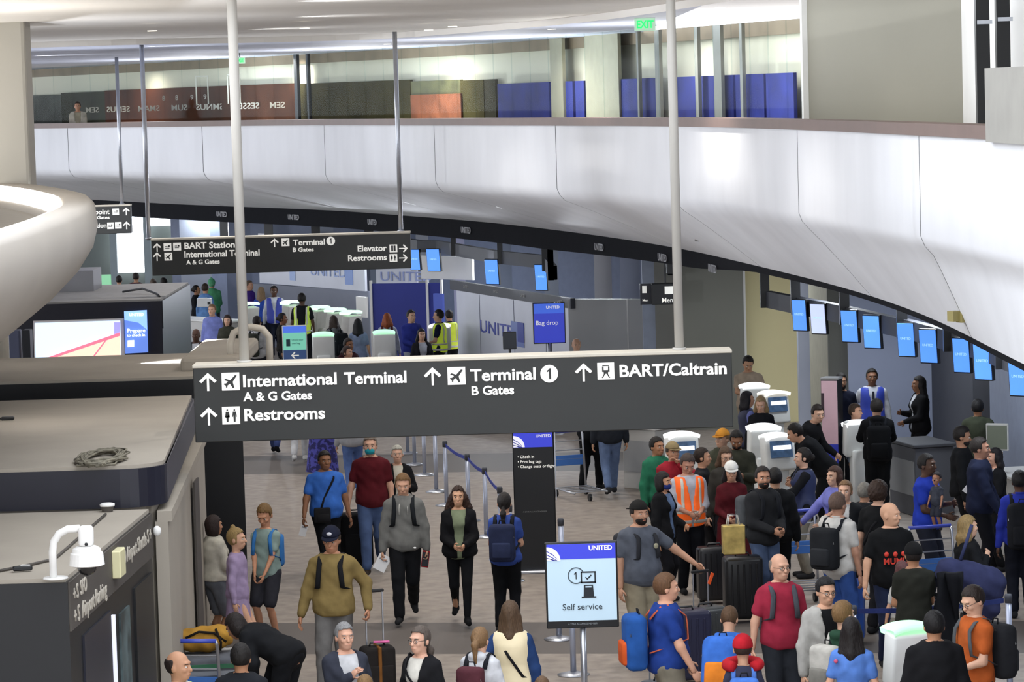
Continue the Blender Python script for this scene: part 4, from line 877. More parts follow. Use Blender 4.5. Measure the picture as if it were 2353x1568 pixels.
MB().prism([(.06, .15), (q2[0] + .12, q2[1] + .25), (q2[0] - .1, q2[1] + .25), (-.08, .15)], 2.36, 2.46).build('wall_coping', M_roof, k2)
for (u, w_) in ((.62, .5), ): MB().box((q2[0] * u + .115, q2[1] * u, 1.2), (.02, w_, 2.1), 0).build('dark_slot', M_kdark, k2)
P3 = zpt(553, 866, 2.9); Q3 = zpt(548, 812, 2.9); k3, q3, a3 = building('black kiosk block with pale roof behind the large sign', P3, Q3, 2.9, 8.2, front=M_black, fascia=.5, body=M_black, side=M_black)
MB().rbox((-.45, 2.4, 2.99), (.75, 3.2, .2), .05, 2).build('roof_duct', M_roof, k3)
MB().tube([(-.22, 1.2, 2.9), (-.22, 1.2, 3.22), (-.17, 1.2, 3.36), (-.05, 1.2, 3.42), (.06, 1.2, 3.43), (.2, 1.2, 3.40), (.28, 1.2, 3.3), (.28, 1.2, 2.9)], .045, 10).build('roof_pipe', mat('pipe_beige', S('c9c1b3'), .5), k3, True)
MB().tube([(-.9, .06, 2.90), (-2.5, .05, 2.885), (-4.6, .05, 2.86), (-4.72, .04, 2.80), (-4.74, -.02, 2.5)], .018, 6).build('edge_cable', M_black, k3, True)
P4 = zpt(371, 690, 2.9); k4, q4, a4 = building('distant dark kiosk with lit advertising screens', P4, (P4[0], P4[1] + 5), 2.9, 3.0, roof=mat('roof_grey', S('8c8a88'), .8), front=M_navyblk, fascia=.5, body=M_navyblk, side=M_navyblk)
MB().rbox((-2.1, 3.6, 3.1), (1.1, 1.2, .40), .01, 1).build('roof_unit', cmat('paint', '85858a'), k4)
MB().tube([(-.9, 2.0, 2.95), (-.5, 1.6, 3.02), (-.2, 1.2, 2.94), (-.1, .6, 2.93)], .02, 6).build('roof_cable', M_black, k4, True)
def onD(px, py, D, r): p = at(px, py, D); return (p[0] - r.location[0], p[1] - r.location[1], p[2] - r.location[2])
def quad(r, name, pts, D, m, th=.012):
    v = [onD(x, y, D, r) for x, y in pts]; n = len(v); vv = v + [(a, b_ + th, c) for a, b_, c in v]
    return MB().add(vv, [tuple(range(n)), tuple(range(n, 2 * n))[::-1]] + [(i, i + n, (i + 1) % n + n, (i + 1) % n) for i in range(n)]).build(name, m, r)
D4 = P4[1] - .06
fr = quad(k4, 'screen_frame', [(76, 738), (284, 732), (287, 826), (79, 832)], D4, cmat('paint', 'c9c4c4'), .05)
quad(k4, 'screen', [(80, 743), (276, 737), (279, 830), (82, 836)], D4 - .012, mat('screen_sky', S('bcd3ec'), .3, emit=.9, noise=.10, scale=.6))
quad(k4, 'screen_deck', [(100, 828), (276, 770), (278, 828)], D4 - .026, mat('screen_peach', S('e9c3ad'), .3, emit=.85, noise=0))
quad(k4, 'screen_cable', [(97, 826), (276, 764), (276, 772), (112, 827)], D4 - .04, mat('screen_red', S('d8677c'), .3, emit=.9, noise=0))
quad(k4, 'screen_cable', [(212, 821), (246, 776), (249, 777), (216, 821)], D4 - .04, mat('screen_red', S('d8677c'), .3, emit=.9, noise=0))
quad(k4, 'screen_violet', [(262, 741), (276, 741), (276, 772), (262, 775)], D4 - .03, mat('screen_violet', S('8b86e0'), .3, emit=.9, noise=0))
quad(k4, 'display', [(285, 716), (337, 713), (340, 810), (288, 813)], D4 - .03, mat('display_blue', S('5673bd'), .3, emit=.8, noise=0), .04)
quad(k4, 'display_sky', [(285, 716), (337, 713), (338, 758), (318, 742), (286, 736)], D4 - .045, mat('display_sky', S('86aee6'), .3, emit=.8, noise=0))
for (b_, x, y, sz) in (('UNITED', 297, 727, .07), ('Prepare', 292, 765, .10), ('to check in', 292, 774, .07)): text('display_lettering', b_, sz, mat('screen_white', (.9, .93, 1), .3, emit=.9, noise=0), k4, onD(x, y, D4 - .06, k4), bold=.01)
quad(k4, 'display_icon', [(293, 783), (308, 782), (308, 797), (293, 798)], D4 - .06, mat('screen_white', (.9, .93, 1), .3))
c = at(7, 850, 46); MB().tube([(c[0], c[1], 0), (c[0], c[1], 3.35)], .10, 14).build('support_post', mat('post_beige', S('b9b2a4'), .6)); tag(bpy.data.objects['support_post'], 'round beige post under the white balcony', 'post')
for (px, w_, hx) in ((36, .16, '5a607a'), (64, .12, '2a2c33')):
    c = at(px, 800, 50); o = MB().rbox((c[0], c[1], 1.45), (w_, .3, 2.9), .01, 1).build('blue_grey_locker' if px < 50 else 'dark_cabinet', cmat('paint', hx)); tag(o, 'narrow blue grey cabinet behind the kiosk roofs' if px < 50 else 'narrow black cabinet beside the lit advertising screen', 'cabinet')
# dome camera on kiosk 1
c = np.array(onz(128, 1330, 2.53)); cm_ = empty('dome_camera', c, 0, 'white dome security camera on a curved arm', 'camera')
u = 1 / (F_PX / c[1])
MB().lathe([(30 * u, 0), (28 * u, .012)], (0, 0, 0), 20).build('mount_plate', M_white, cm_, True)
MB().tube([(-5 * u, 0, 0), (-5 * u, 0, 62 * u), (-1 * u, 0, 86 * u), (12 * u, 0, 104 * u), (32 * u, 0, 114 * u), (60 * u, 0, 115 * u)], 9 * u, 12).build('arm', M_white, cm_, True)
MB().rbox((74 * u, -.0, 97 * u), (34 * u, 34 * u, 48 * u), 9 * u, 3).build('bracket', M_white, cm_, True)
MB().lathe([(22 * u, 74 * u), (32 * u, 68 * u), (34 * u, 60 * u), (38 * u, 57 * u), (41 * u, 30 * u), (36 * u, 28 * u)][::-1], (74 * u, 0, 0), 26).build('housing', M_white, cm_)
MB().ell((74 * u, 0, 29 * u), (24 * u, 24 * u, 25 * u), 18, 12).build('dome', mat('dome_black', S('111113'), .08, noise=0, spec=.8), cm_, True)
MB().ell((76 * u, -17 * u, 80 * u), (4 * u, 3 * u, 4 * u)).build('screw_cap', M_black, cm_, True)
# roof bits
c = np.array(onz(247, 1176, 2.522)); o = empty('access_point', c, 0, 'flat white wireless antenna disc on the low kiosk roof', 'antenna'); MB().lathe([(.05, 0), (.06, .05)], (0, 0, 0), 14).build('foot', M_kdark, o); MB().lathe([(.068, .05), (.072, .07), (.05, .08)], (0, 0, 0), 18).build('disc', M_white, o, True)
o = MB().tube([np.array(onz(x, y, 2.535)) for x, y in ((243, 1182), (205, 1215), (160, 1255), (125, 1285), (60, 1300), (0, 1312))], .012, 6).build('roof_cable', M_kdark, None, True); tag(o, 'thin dark cable crossing the low kiosk roof diagonally', 'cable')
c = np.array(onz(52, 1312, 2.53)); o = empty('cable_connector', c, 0, 'black cable plug with white tape on the low kiosk roof', 'connector'); MB().rbox((0, 0, .02), (.16, .05, .04), .01, 1, rz=.2).build('plug', M_black, o); MB().rbox((.02, .03, .03), (.09, .04, .03), .01, 1, rz=-.3).build('tape', M_white, o)
rr = random.Random(3); c = np.array(onz(235, 1060, 2.92)); pts = []
for i in range(160): a = i * .75; pts.append((.26 * math.cos(a) * (.5 + .5 * rr.random()) , .75 * math.sin(a) * (.5 + .5 * rr.random()), .015 + .05 * rr.random()))
o = MB().tube(pts, .011, 5).build('cable_coil', mat('coil', S('6f6a5c'), .7, noise=.5, scale=12), None, True); o.location = c; tag(o, 'tangled coil of cable lying on the rounded kiosk roof', 'cable')
c = np.array(onz(18, 966, 2.92)); o = empty('cable_end', c, 0, 'black cable end on the taller kiosk roof', 'cable'); MB().rbox((0, 0, .02), (.14, .06, .04), .01, 1).build('plug', M_black, o); MB().tube([(-.07, 0, .02), (-.6, .05, .015)], .012, 6).build('cord', M_black, o)
# fire extinguisher on the kiosk wall
c = np.array([P2[0] + q2[0] * .72 + .24, P2[1] + q2[1] * .72, .75]); c[0] -= .22; fe = empty('fire_extinguisher', c, 0, 'red fire extinguisher on the beige kiosk wall', 'extinguisher')
MB().lathe([(.04, 0), (.055, .02), (.055, .36), (.035, .42), (.02, .48)], (0, 0, 0), 16).build('cylinder', cmat('plastic', 'a83338'), fe, True); MB().lathe([(.022, .48), (.022, .55), (.03, .57)], (0, 0, 0), 12).build('valve', M_steel, fe); MB().tube([(.02, -.02, .53), (.08, -.03, .45), (.08, -.03, .2)], .01, 6).build('hose', M_black, fe, True)

# ---------------------------------------------------------------- check-in hall furniture
M_kwhite = mat('kiosk_white', S('dfe0dd'), .4, noise=.02); M_screen = mat('kiosk_screen', S('3a4f6a'), .2, emit=.25, noise=.5, scale=9)
def glowm(col): return mat('kiosk_light_' + col, S(col), .4, emit=.7, noise=0)
def checkin(px, py, face, label, light='f2f4f6', h=1.45, w=.46, body=None):
    p = onz(px, py, h); r = empty('check_in_kiosk', (p[0], p[1], 0), math.radians(face), label, 'kiosk'); bm_ = body or M_kwhite
    MB().rbox((0, .02, .02), (w * .9, .42, .04), .01, 1).build('base_plate', M_steel, r)
    MB().rbox((0, .05, .50), (w * .62, .26, .94), .03, 2).build('pedestal', bm_, r, True)
    MB().rbox((0, 0, 1.13), (w, .22, .50), .03, 2, rx=-.16).build('head', bm_, r, True)
    MB().grid([[(w * .56 * math.sin(a), y, h - .075 + .075 * math.cos(a)) for a in np.linspace(-1.15, 1.15, 11)] for y in (-.14, .14)] + [[(w * .53 * math.sin(a), y, h - .125 + .075 * math.cos(a)) for a in np.linspace(-1.15, 1.15, 11)] for y in (.14, -.14, )] + [[(w * .56 * math.sin(a), -.14, h - .075 + .075 * math.cos(a)) for a in np.linspace(-1.15, 1.15, 11)]]).build('light_arch', glowm(light), r, True)
    sc = MB().rbox((0, -.125, 1.20), (w * .74, .02, .24), .006, 1, rx=-.16).build('screen', M_screen, r)
    MB().rbox((0, -.15, 1.225), (w * .6, .008, .06), .003, 1, rx=-.16).build('screen_banner', mat('screen_white', (.9, .93, 1), .3), sc)
    MB().rbox((-.08, -.10, .98), (.14, .02, .05), .005, 1, rx=-.16).build('printer_slot', M_black, r); MB().rbox((.10, -.10, .97), (.08, .03, .08), .005, 1, rx=-.16).build('card_reader', M_black, r)
    return r
for (px, py, fa, lb, li, hh) in ((1733, 880, 190, 'white check-in kiosk in front of the man in beige', 'f6f8fa', 1.45), (1778, 897, 25, 'white check-in kiosk showing a lit screen beside the cream wall', 'f6f0e4', 1.42), (1754, 974, 190, 'white check-in kiosk with bright arch behind the crowd', 'f6f8fa', 1.45), (1786, 995, 20, 'white check-in kiosk with lettered header and a leaning customer', 'f6f8fa', 1.42), (1566, 992, 15, 'white check-in kiosk just below the large sign', 'f6f8fa', 1.45), (1974, 966, 190, 'white check-in kiosk beside the pink pillar', 'f6f8fa', 1.40), (2091, 1431, 200, 'nearest white check-in kiosk with a green light bar', 'a6f0b8', 1.45),
                             (742, 763, 185, 'far check-in kiosk with green arch beside the green stand sign', 'b4f0c8', 1.45), (882, 758, 185, 'far check-in kiosk with green arch behind the red-haired woman', 'b4f0c8', 1.45), (1010, 743, 175, 'far white check-in kiosk before the blue partition', 'f4f6f6', 1.45)):
    checkin(px, py, fa, lb, li, hh)
for i, (px, py) in enumerate(((571, 694), (668, 690), (733, 702), (770, 707), (806, 713))):
    checkin(px, py, 235, ['far grey kiosk partly behind the pole', 'far grey kiosk left of the safety vest worker', 'first far grey kiosk right of the safety vest worker', 'middle far grey kiosk in the diagonal row', 'last far grey kiosk nearest the blue partition'][i], 'c8f2d4', 1.5, .5, mat('kiosk_grey', S('b4b1ab'), .5)).__setitem__('group', 'row of grey kiosks')
# queue posts
def stanchion(px, py, label, h=1.0, base_seen=True, belt=None, zref=0):
    p = onz(px, py, zref); r = empty('queue_post', (p[0], p[1], 0), 0, label, 'stanchion', 'belt barrier posts')
    MB().lathe([(.175, 0), (.175, .012), (.10, .03), (.035, .045)], (0, 0, 0), 24).build('base', M_steel, r, True)
    MB().tube([(0, 0, .03), (0, 0, h - .07)], .032, 14).build('post', mat('post_silver', S('aab0c2'), .35, metal=.4, noise=.03), r, True)
    MB().lathe([(.038, h - .09), (.040, h - .02), (.034, h)], (0, 0, 0), 14).build('belt_head', M_darkgrey, r, True)
    return r
sp_ = [(937, 1043), (953, 1069), (976, 1093), (1003, 1131)]
ORD = ['farthest', 'second farthest', 'third farthest', 'fourth farthest']
for i, (x, y) in enumerate(sp_): stanchion(x, y, ORD[i] + ' silver queue post in the row below the large sign')
pq = []
for i, (x, y, lb) in enumerate(((1022, 1014, 'silver queue post where the blue belt begins'), (1073, 1044, 'silver queue post behind the long curly haired woman'), (1113, 1075, 'silver queue post in the middle of the blue belt'), (1148, 1119, 'silver queue post just above the ponytailed woman'))):
    pq.append(stanchion(x, y, lb, zref=1.0))
def belt(a, b_, col='4a55a8', z=.94):
    A = np.array(a.location); B = np.array(b_.location); n = 9
    rows = []
    for t in np.linspace(0.03, .97, n): p = A + (B - A) * t; sag = .035 * math.sin(math.pi * t); rows.append([(p[0] - A[0], p[1] - A[1], z + .025 - sag), (p[0] - A[0], p[1] - A[1], z - .025 - sag)])
    o = MB().grid(rows).build('belt', cmat('cloth', col), a); m = o.modifiers.new('thick', 'SOLIDIFY'); m.thickness = .006
for a, b_ in zip(pq[:-1], pq[1:]): belt(a, b_)
sa = stanchion(1285, 1470, 'silver queue post left of the self service sign'); sb = stanchion(1318, 1552, 'nearest silver queue post under the self service sign'); sc_ = stanchion(2317, 1366, 'silver queue post beside the orange shirt man', zref=1.0)
sd_ = stanchion(1960, 1392, 'queue post holding the dark blue belt by the blue suitcase', zref=1.0); belt(sd_, sc_, '2f3a70')
sg = stanchion(1170, 1160, 'silver queue post left of the black totem', zref=1.0); sh = stanchion(1288, 1192, 'silver queue post right of the black totem', zref=1.0)
# globe emblem
def globe(parent, c, r, th=.004):
    m = mat('globe_white', S('e6e6f2'), .4, emit=.3, noise=0); n = 14; i = 0
    pl = [(0, 0)] + [(r * math.cos(a), r * math.sin(a)) for a in np.linspace(0, math.pi / 2, n)]
    polypart('globe_emblem', pl, th, m, parent, c)
    for j in (1, 2, 3, 4):
        aa = j * .16 * r
        poly = [(x, y) for x, y in [(0, r - aa * 1.6), (r * .45, r * .72 - aa * 1.5), (r * .8 + 0, max(.0, r * .25 - aa)), (r * .8 - .04 * r, max(0, r * .25 - aa) - .0), (r * .42, r * .66 - aa * 1.5), (0, r * .93 - aa * 1.6)] if y > -.02 * r]
        if len(poly) > 3: polypart('globe_line', poly, th + .002, mat('globe_blue', S('3a40ac'), .4, noise=0), parent, c)
# totem screen
D = 42.6; p = onz(1232, 1333, 0); p[1] = D; tt_ = empty('display_totem', (at(1230, 1200, D)[0], D, 0), 0, 'tall black display totem with blue header and check-in list', 'display'); u = D / F_PX
MB().rbox((0, .09, 1.06), (.545, .14, 2.06), .012, 1).build('body', M_black, tt_)
MB().rbox((0, .09, .02), (.62, .4, .04), .01, 1).build('foot', M_steel, tt_)
MB().box((.285, .09, 1.5), (.014, .15, 1.1)).build('side_trim', M_steel, tt_)
def ft(parent, name, x0, x1, z0, z1, m, y=.012, th=.008): return MB().box(((x0 + x1) / 2, y, (z0 + z1) / 2), (x1 - x0, th, z1 - z0)).build(name, m, parent)
ft(tt_, 'header', -.26, .255, 1.66, 1.86, mat('header_blue', S('3038b0'), .3, emit=.5, noise=0)); ft(tt_, 'pale_strip', -.26, .255, 1.86, 2.07, mat('strip_pale', S('bcd0dc'), .3, emit=.5, noise=0))
globe(tt_, (-.26, .005, 1.665), .15)
for (b_, x, z, sz, al) in (('UNITED', .235, 1.79, .055, 'RIGHT'), ('• Check in', -.21, 1.52, .052, 'LEFT'), ('• Print bag tags', -.21, 1.455, .052, 'LEFT'), ('• Change seats or flight', -.21, 1.39, .052, 'LEFT'), ('A STAR ALLIANCE MEMBER', 0, .80, .026, 'CENTER')): text('lettering', b_, sz, M_letter if z > 1 else cmat('print', '6f6f70'), tt_, (x, .01, z), bold=.012, align=al, depth=.003)
# self service stand
D = 32.0; c = at(1337, 1345, D); ss = empty('stand_sign', (c[0], D, 0), 0, 'pale blue self service sign with kiosk icon on a silver pole', 'sign'); k = D / F_PX; zc = c[2]; w2, h2 = 84 * k, 101 * k
MB().rbox((0, .03, zc), (2 * w2, .045, 2 * h2), .008, 1).build('frame', M_black, ss)
pl = ft(ss, 'screen', -w2 + .018, w2 - .018, zc - h2 + .075, zc + h2 - .02, mat('screen_paleblue', S('a9bfce'), .3, emit=.35, noise=.03, scale=2), .004)
ft(ss, 'header', -w2 + .018, w2 - .018, zc + h2 - .17, zc + h2 - .02, mat('header_blue', S('3038b0'), .3), .0)
globe(ss, (-w2 + .018, -.006, zc + h2 - .18), .135)
text('lettering', 'UNITED', .065, M_letter, ss, (w2 - .05, -.006, zc + h2 - .085), bold=.03, align='RIGHT', depth=.003)
text('lettering', 'Self service', .088, cmat('print', '3b4650'), ss, (0, -.004, zc - .245), bold=.004, align='CENTER', depth=.003)
text('lettering', 'A STAR ALLIANCE MEMBER', .024, cmat('print', '8a8f94'), ss, (0, .004, zc - h2 + .035), bold=.0, align='CENTER', depth=.003)
ic = cmat('print', '20262e')
ringp = [(-.055 + .078 * math.cos(a), -.004, zc + .095 + .078 * math.sin(a)) for a in np.linspace(.45, 5.3, 26)]
MB().tube(ringp, .006, 5).build('icon_ring', cmat('print', '4a565e'), ss); MB().prism([(x * .05 - .06, y * .05 + .095) for x, y in ((.02, -.7), (.20, -.7), (.20, .7), (.04, .7), (-.3, .4), (-.3, .2), (.02, .36))], -.003, .003).build('icon_numeral', ic, ss, loc=(0, -.004, zc), rot=(math.pi / 2, 0, 0))
MB().box((.065, -.004, zc + .128), (.15, .008, .014)).box((.065, -.004, zc + .025), (.15, .008, .014)).box((-.003, -.004, zc + .076), (.014, .008, .11)).box((.133, -.004, zc + .076), (.014, .008, .11)).build('icon_monitor', ic, ss)
MB().prism([(.035, .075), (.055, .05), (.10, .095), (.092, .103), (.055, .067), (.042, .082)], -.003, .003).build('icon_tick', ic, ss, loc=(0, -.004, zc), rot=(math.pi / 2, 0, 0))
MB().prism([(.02, 0), (.11, 0), (.118, -.115), (.14, -.115), (.14, -.13), (-.005, -.13), (-.005, -.115), (.015, -.115)], -.003, .003).build('icon_pedestal', ic, ss, loc=(0, -.004, zc), rot=(math.pi / 2, 0, 0)); ft(ss, 'icon_slot', .035, .095, zc - .025, zc - .012, mat('screen_paleblue', S('a9bfce')), -.009)
MB().tube([(.0, .06, 0), (.0, .06, zc - h2 + .02)], .032, 14).build('pole', M_steel, ss, True); MB().lathe([(.22, 0), (.22, .015), (.05, .04)], (0, .06, 0), 24).build('base', M_steel, ss, True)
# bag drop sign on stand
D = 60; c = at(1262, 743, D); bd = empty('stand_sign', (c[0], D, 0), 0, 'deep blue bag drop screen on a stand', 'sign'); zc = c[2]
MB().rbox((0, .05, zc), (.60, .06, .76), .01, 1).build('frame', M_navyblk, bd); ft(bd, 'screen', -.28, .28, zc - .36, zc + .36, mat('bagdrop_blue', S('2a35a0'), .3, emit=.55, noise=0), .012)
ft(bd, 'screen_sky', -.28, .28, zc + .18, zc + .36, mat('bagdrop_sky', S('3355b8'), .3, emit=.55, noise=0), .006)
text('lettering', 'UNITED', .07, M_letter, bd, (.2, .0, zc + .27), bold=.02, align='RIGHT'); text('lettering', 'Bag drop', .115, M_letter, bd, (-.25, .0, zc - .03), bold=.004); MB().tube([(0, .06, 0), (0, .06, zc - .36)], .04, 12).build('pole', M_steel, bd, True); MB().lathe([(.24, 0), (.24, .02)], (0, .06, 0), 20).build('base', M_steel, bd)
# green stand sign
D = 66; c = at(677, 790, D); gs = empty('stand_sign', (c[0], D, 0), 0, 'green and blue stand sign with left arrow', 'sign'); zc = c[2]
MB().rbox((0, .05, zc), (.50, .06, .74), .01, 1).build('frame', M_white, gs); ft(gs, 'header', -.23, .23, zc + .22, zc + .35, mat('gs_blue', S('4a6cd0'), .3, emit=.5, noise=0), .012); ft(gs, 'screen', -.23, .23, zc - .13, zc + .22, mat('gs_green', S('6fb6a0'), .3, emit=.5, noise=0), .012); ft(gs, 'footer', -.23, .23, zc - .35, zc - .13, mat('gs_navy', S('33466c'), .3, emit=.4, noise=0), .012)
ft(gs, 'icon', -.17, -.09, zc - .05, zc + .09, cmat('print', '2c4a55'), .004); text('lettering', 'Check your', .05, cmat('print', '3f7f78'), gs, (-.06, .004, zc + .06), bold=0); text('lettering', 'own bag', .05, cmat('print', '3f7f78'), gs, (-.06, .004, zc - .01), bold=0)
polypart('arrow', [(-y * .16, x * .16) for x, y in ARROW], .004, M_letter, gs, (0, .004, zc - .24)); MB().tube([(0, .06, 0), (0, .06, zc - .36)], .04, 12).build('pole', M_steel, gs, True); MB().lathe([(.24, 0), (.24, .02)], (0, .06, 0), 20).build('base', M_steel, gs)
# far green sign at the left
D = 82; c = at(228, 650, D); g2 = empty('stand_sign', (c[0], D, 0), 0, 'pale green sign board behind the distant kiosk', 'sign'); MB().rbox((0, .03, 1.5), (.60, .05, 1.1), .01, 1).build('board', mat('pale_green', S('8fd2a4'), .4, emit=.3, noise=0), g2); ft(g2, 'icon', -.05, .06, 1.6, 1.72, cmat('print', '3e7a58'), 0); MB().tube([(0, .06, 0), (0, .06, 1)], .04, 10).build('pole', M_steel, g2)
# pink pillar
D = 45.5; c = at(1908, 950, D); c = at(1908, 950, 47.5); pp = empty('advert_pillar', (c[0], 47.5, 0), math.radians(-22), 'slim pink and blue advertising pillar among the kiosks', 'pillar')
MB().rbox((0, .1, 1.0), (.26, .26, 2.0), .01, 1).build('body', M_black, pp); ft(pp, 'pink_panel', -.12, .12, 1.05, 1.98, mat('pink_print', S('d9b4bd'), .4, noise=.05), -.035); ft(pp, 'blue_panel', -.12, .12, .70, 1.05, cmat('print', '3a44b8'), -.035); ft(pp, 'dark_print', -.12, -.08, 1.45, 1.80, cmat('print', '3c2a33'), -.042)
text('lettering', 'UNITED', .035, M_letter, pp, (-.11, -.042, .98), bold=.01); MB().rbox((0, .1, 2.01), (.27, .27, .03), .006, 1).build('cap', cmat('paint', '9b9a98'), pp)
# hanging displays over the counters
M_disp = mat('display_blue_lit', S('4f86dc'), .3, emit=.75, noise=.10, scale=2); M_displ = mat('display_pale_lit', S('b0bbdf'), .3, emit=.75, noise=.05, scale=2)
NM = ['first', 'second', 'third', 'fourth', 'fifth', 'sixth', 'seventh', 'eighth', 'ninth']
def display(px, py, D, hpx, wpx, yaw, label, pale=False, grp='row of hanging blue displays'):
    c = at(px, py, D); k = D / F_PX; r = empty('hanging_display', c, math.radians(-yaw), label, 'display', grp); H_ = hpx * k; W_ = wpx * k / math.cos(math.radians(yaw))
    b_ = MB().rbox((0, .03, 0), (W_ + .03, .06, H_ + .03), .006, 1, rx=.08).build('housing', M_black, r); MB().rbox((0, -.004, 0), (W_, .012, H_), .003, 1, rx=.08).build('screen', M_displ if pale else M_disp, r)
    text('screen_lettering', 'UNITED', .05, mat('disp_text', S('8fb4ee'), .3, emit=.8, noise=0), r, (0, -.014, 0), bold=.0, align='CENTER', depth=.001); MB().box((0, .1, H_ * .35), (.06, .14, .08)).build('bracket', M_black, r)
for i, (x, y, hh, ww) in enumerate(((1837, 725, 70, 28), (1880, 733, 68, 30), (1952, 750, 72, 32), (2003, 763, 74, 33), (2082, 781, 76, 33), (2133, 796, 76, 34), (2209, 817, 78, 32), (2258, 832, 82, 34), (2340, 868, 84, 36))):
    display(x, y, 3.62 * F_PX / (y - (215 - ROLL * (x - CX))), hh, ww, 42, NM[i] + ' blue display from the left over the right counters' if i != 1 else 'pale grey display second over the right counters', i == 1)
for i, (x, y, hh, ww) in enumerate(((953, 597, 46, 22), (996, 598, 50, 29), (1130, 625, 56, 29), (1243, 638, 58, 25))):
    display(x, y, 3.62 * F_PX / (y - (215 - ROLL * (x - CX))), hh, ww, 35, NM[i] + ' blue display from the left over the far counters')
# restroom sign
D = 59; c = at(1530, 676, D); ms = empty('restroom_sign', c, 0, 'black box sign reading Men with a figure pictogram', 'sign'); MB().rbox((0, .15, 0), (.52, .3, .38), .008, 1).build('box', M_black, ms); MB().box((-.35, .16, 0), (.22, .02, .38)).build('side_face', M_navyblk, ms)
ft(ms, 'pictogram', -.02, .14, .0, .14, M_letter, -.004); text('lettering', 'Men', .12, M_letter, ms, (-.08, -.004, -.15), bold=.01); text('lettering', 'Men', .06, M_letter, ms, (-.42, .14, -.13)); ft(ms, 'pictogram', -.42, -.34, .02, .15, M_letter, .14); MB().tube([(0, .15, .19), (0, .15, .75)], .02, 8).build('stem', M_black, ms); MB().rbox((.12, .2, .48), (.18, .2, .3), .03, 1).build('speaker', M_black, ms)
# partitions of the bag drop area
def panelthing(name, label, a, c_, z0, z1, m, th=.06):
    a = np.array(a); c_ = np.array(c_); r = empty(name, (a[0], a[1], 0), math.atan2(c_[1] - a[1], c_[0] - a[0]), label, 'partition'); L = math.hypot(*(c_ - a)); MB().box((L / 2, th / 2, (z0 + z1) / 2), (L, th, z1 - z0)).build('sheet', m, r); return r, L
M_part = mat('partition_white', S('c9ccd8'), .45, noise=.06, scale=1.2)
pr, L = panelthing('white_partition', 'white partition wall printed with UNITED beside the bag drop', gp_(1052, 70), gp_(1312, 63), 0, 2.12, M_part)
MB().box((L / 2 - .15, .03, 2.22), (L + .5, .1, .2)).build('header_beam', M_darkgrey, pr)
for t in (.1, .38, .62, .93): text('beam_lettering', 'UNITED', .085, cmat('print', '9a9a9a'), pr, (L * t, -.025, 2.2), bold=0, align='CENTER')
for t in (.22, .53, .80): MB().box((L * t, -.004, 1.05), (.016, .012, 2.1)).build('panel_joint', cmat('paint', '8f93a2'), pr)
text('wall_lettering', 'UNITED', .37, cmat('print', '3d49a0'), pr, (L * .215, -.006, 1.32), bold=.006, sx=2.1); MB().box((L * .56, -.006, 1.42), (.8, .012, .5)).build('tail_emblem', cmat('print', '6f80bb'), pr); MB().box((L * .59, -.013, 1.47), (.4, .012, .4)).build('tail_emblem_dark', cmat('print', '37459c'), pr)
br, L = panelthing('blue_partition', 'deep blue partition board with white edge posts', gp_(856, 72), gp_(1018, 71.5), 0, 2.2, mat('deep_blue', S('27348f'), .5, noise=.05, scale=1))
for t in (0, .80, 1.0): MB().box((L * t, -.01, 1.13), (.05, .06, 2.28)).build('edge_post', M_white, br)
b2, L = panelthing('blue_partition', 'small bright blue panel at the end of the header beam', gp_(998, 71), gp_(1019, 70.8), .6, 2.0, cmat('paint', '3c55c0'))
wb, L = panelthing('white_banner', 'long white banner with UNITED and a tail emblem behind the kiosks', gp_(600, 84), gp_(842, 79), 1.62, 2.9, M_part); text('banner_lettering', 'UNITED', .36, cmat('print', '8da0cf'), wb, (L * .50, -.01, 1.92), bold=.004, sx=1.5); MB().box((L * .86, -.008, 2.05), (.40, .012, .6)).build('tail_emblem', cmat('print', '7c96cf'), wb); MB().box((L * .33, -.008, 2.05), (.3, .012, .6)).build('tail_emblem', cmat('print', '9db2dd'), wb)
wl, L = panelthing('counter_wall', 'grey back wall below the long white banner', gp_(575, 84.3), gp_(850, 79.3), 0, 1.60, cmat('paint', '6b7080'))
w3, L = panelthing('white_banner', 'white UNITED board rising above the blue partition', gp_(868, 74.5), gp_(962, 74), 1.6, 2.75, M_part); text('banner_lettering', 'UNITED', .30, cmat('print', '8b97c6'), w3, (.1, -.01, 2.12), bold=0, sx=1.3)
w4, L = panelthing('white_banner', 'crumpled white cover over the far counter header', gp_(972, 73.4), gp_(1090, 72.2), 2.2, 2.72, M_white)
o, L = panelthing('small_poster', 'small white poster at the right end of the far wall', gp_(820, 79), gp_(842, 78.6), 1.0, 1.5, M_white)
# counters
def counter(label, a, c_, h=1.1, d=.6, m=None, top=None):
    a = np.array(a); c_ = np.array(c_); r = empty('check_in_counter', (a[0], a[1], 0), math.atan2(c_[1] - a[1], c_[0] - a[0]), label, 'counter'); L = math.hypot(*(c_ - a)); MB().rbox((L / 2, d / 2, (h - .05) / 2), (L, d, h - .05), .01, 1).build('body', m or cmat('paint', 'b8b6b2'), r); MB().rbox((L / 2, d / 2, h - .02), (L + .06, d + .06, .05), .01, 1).build('worktop', top or M_white, r); MB().box((L / 2, -.006, (h - .05) * .55), (L * .92, .012, .5)).build('front_panel', cmat('paint', '9a9b9c'), r); return r
counter('white check-in counter under the UNITED partition', gp_(1085, 63.5), gp_(1235, 61), 1.1); counter('grey counter between the queue and the cream wall', gp_(1425, 51.5), gp_(1500, 51), 1.0, .5)
counter('dark counter in front of the agents', gp_(2040, 48), gp_(2100, 47), 1.05, .6, cmat('paint', '55565c'), cmat('paint', '45464b')); counter('white counter with paper cups at the right edge', gp_(2265, 43.5), gp_(2420, 41), 1.1, .7); counter('far left white counter with printers', gp_(385, 80), gp_(520, 78), 1.05, .6)
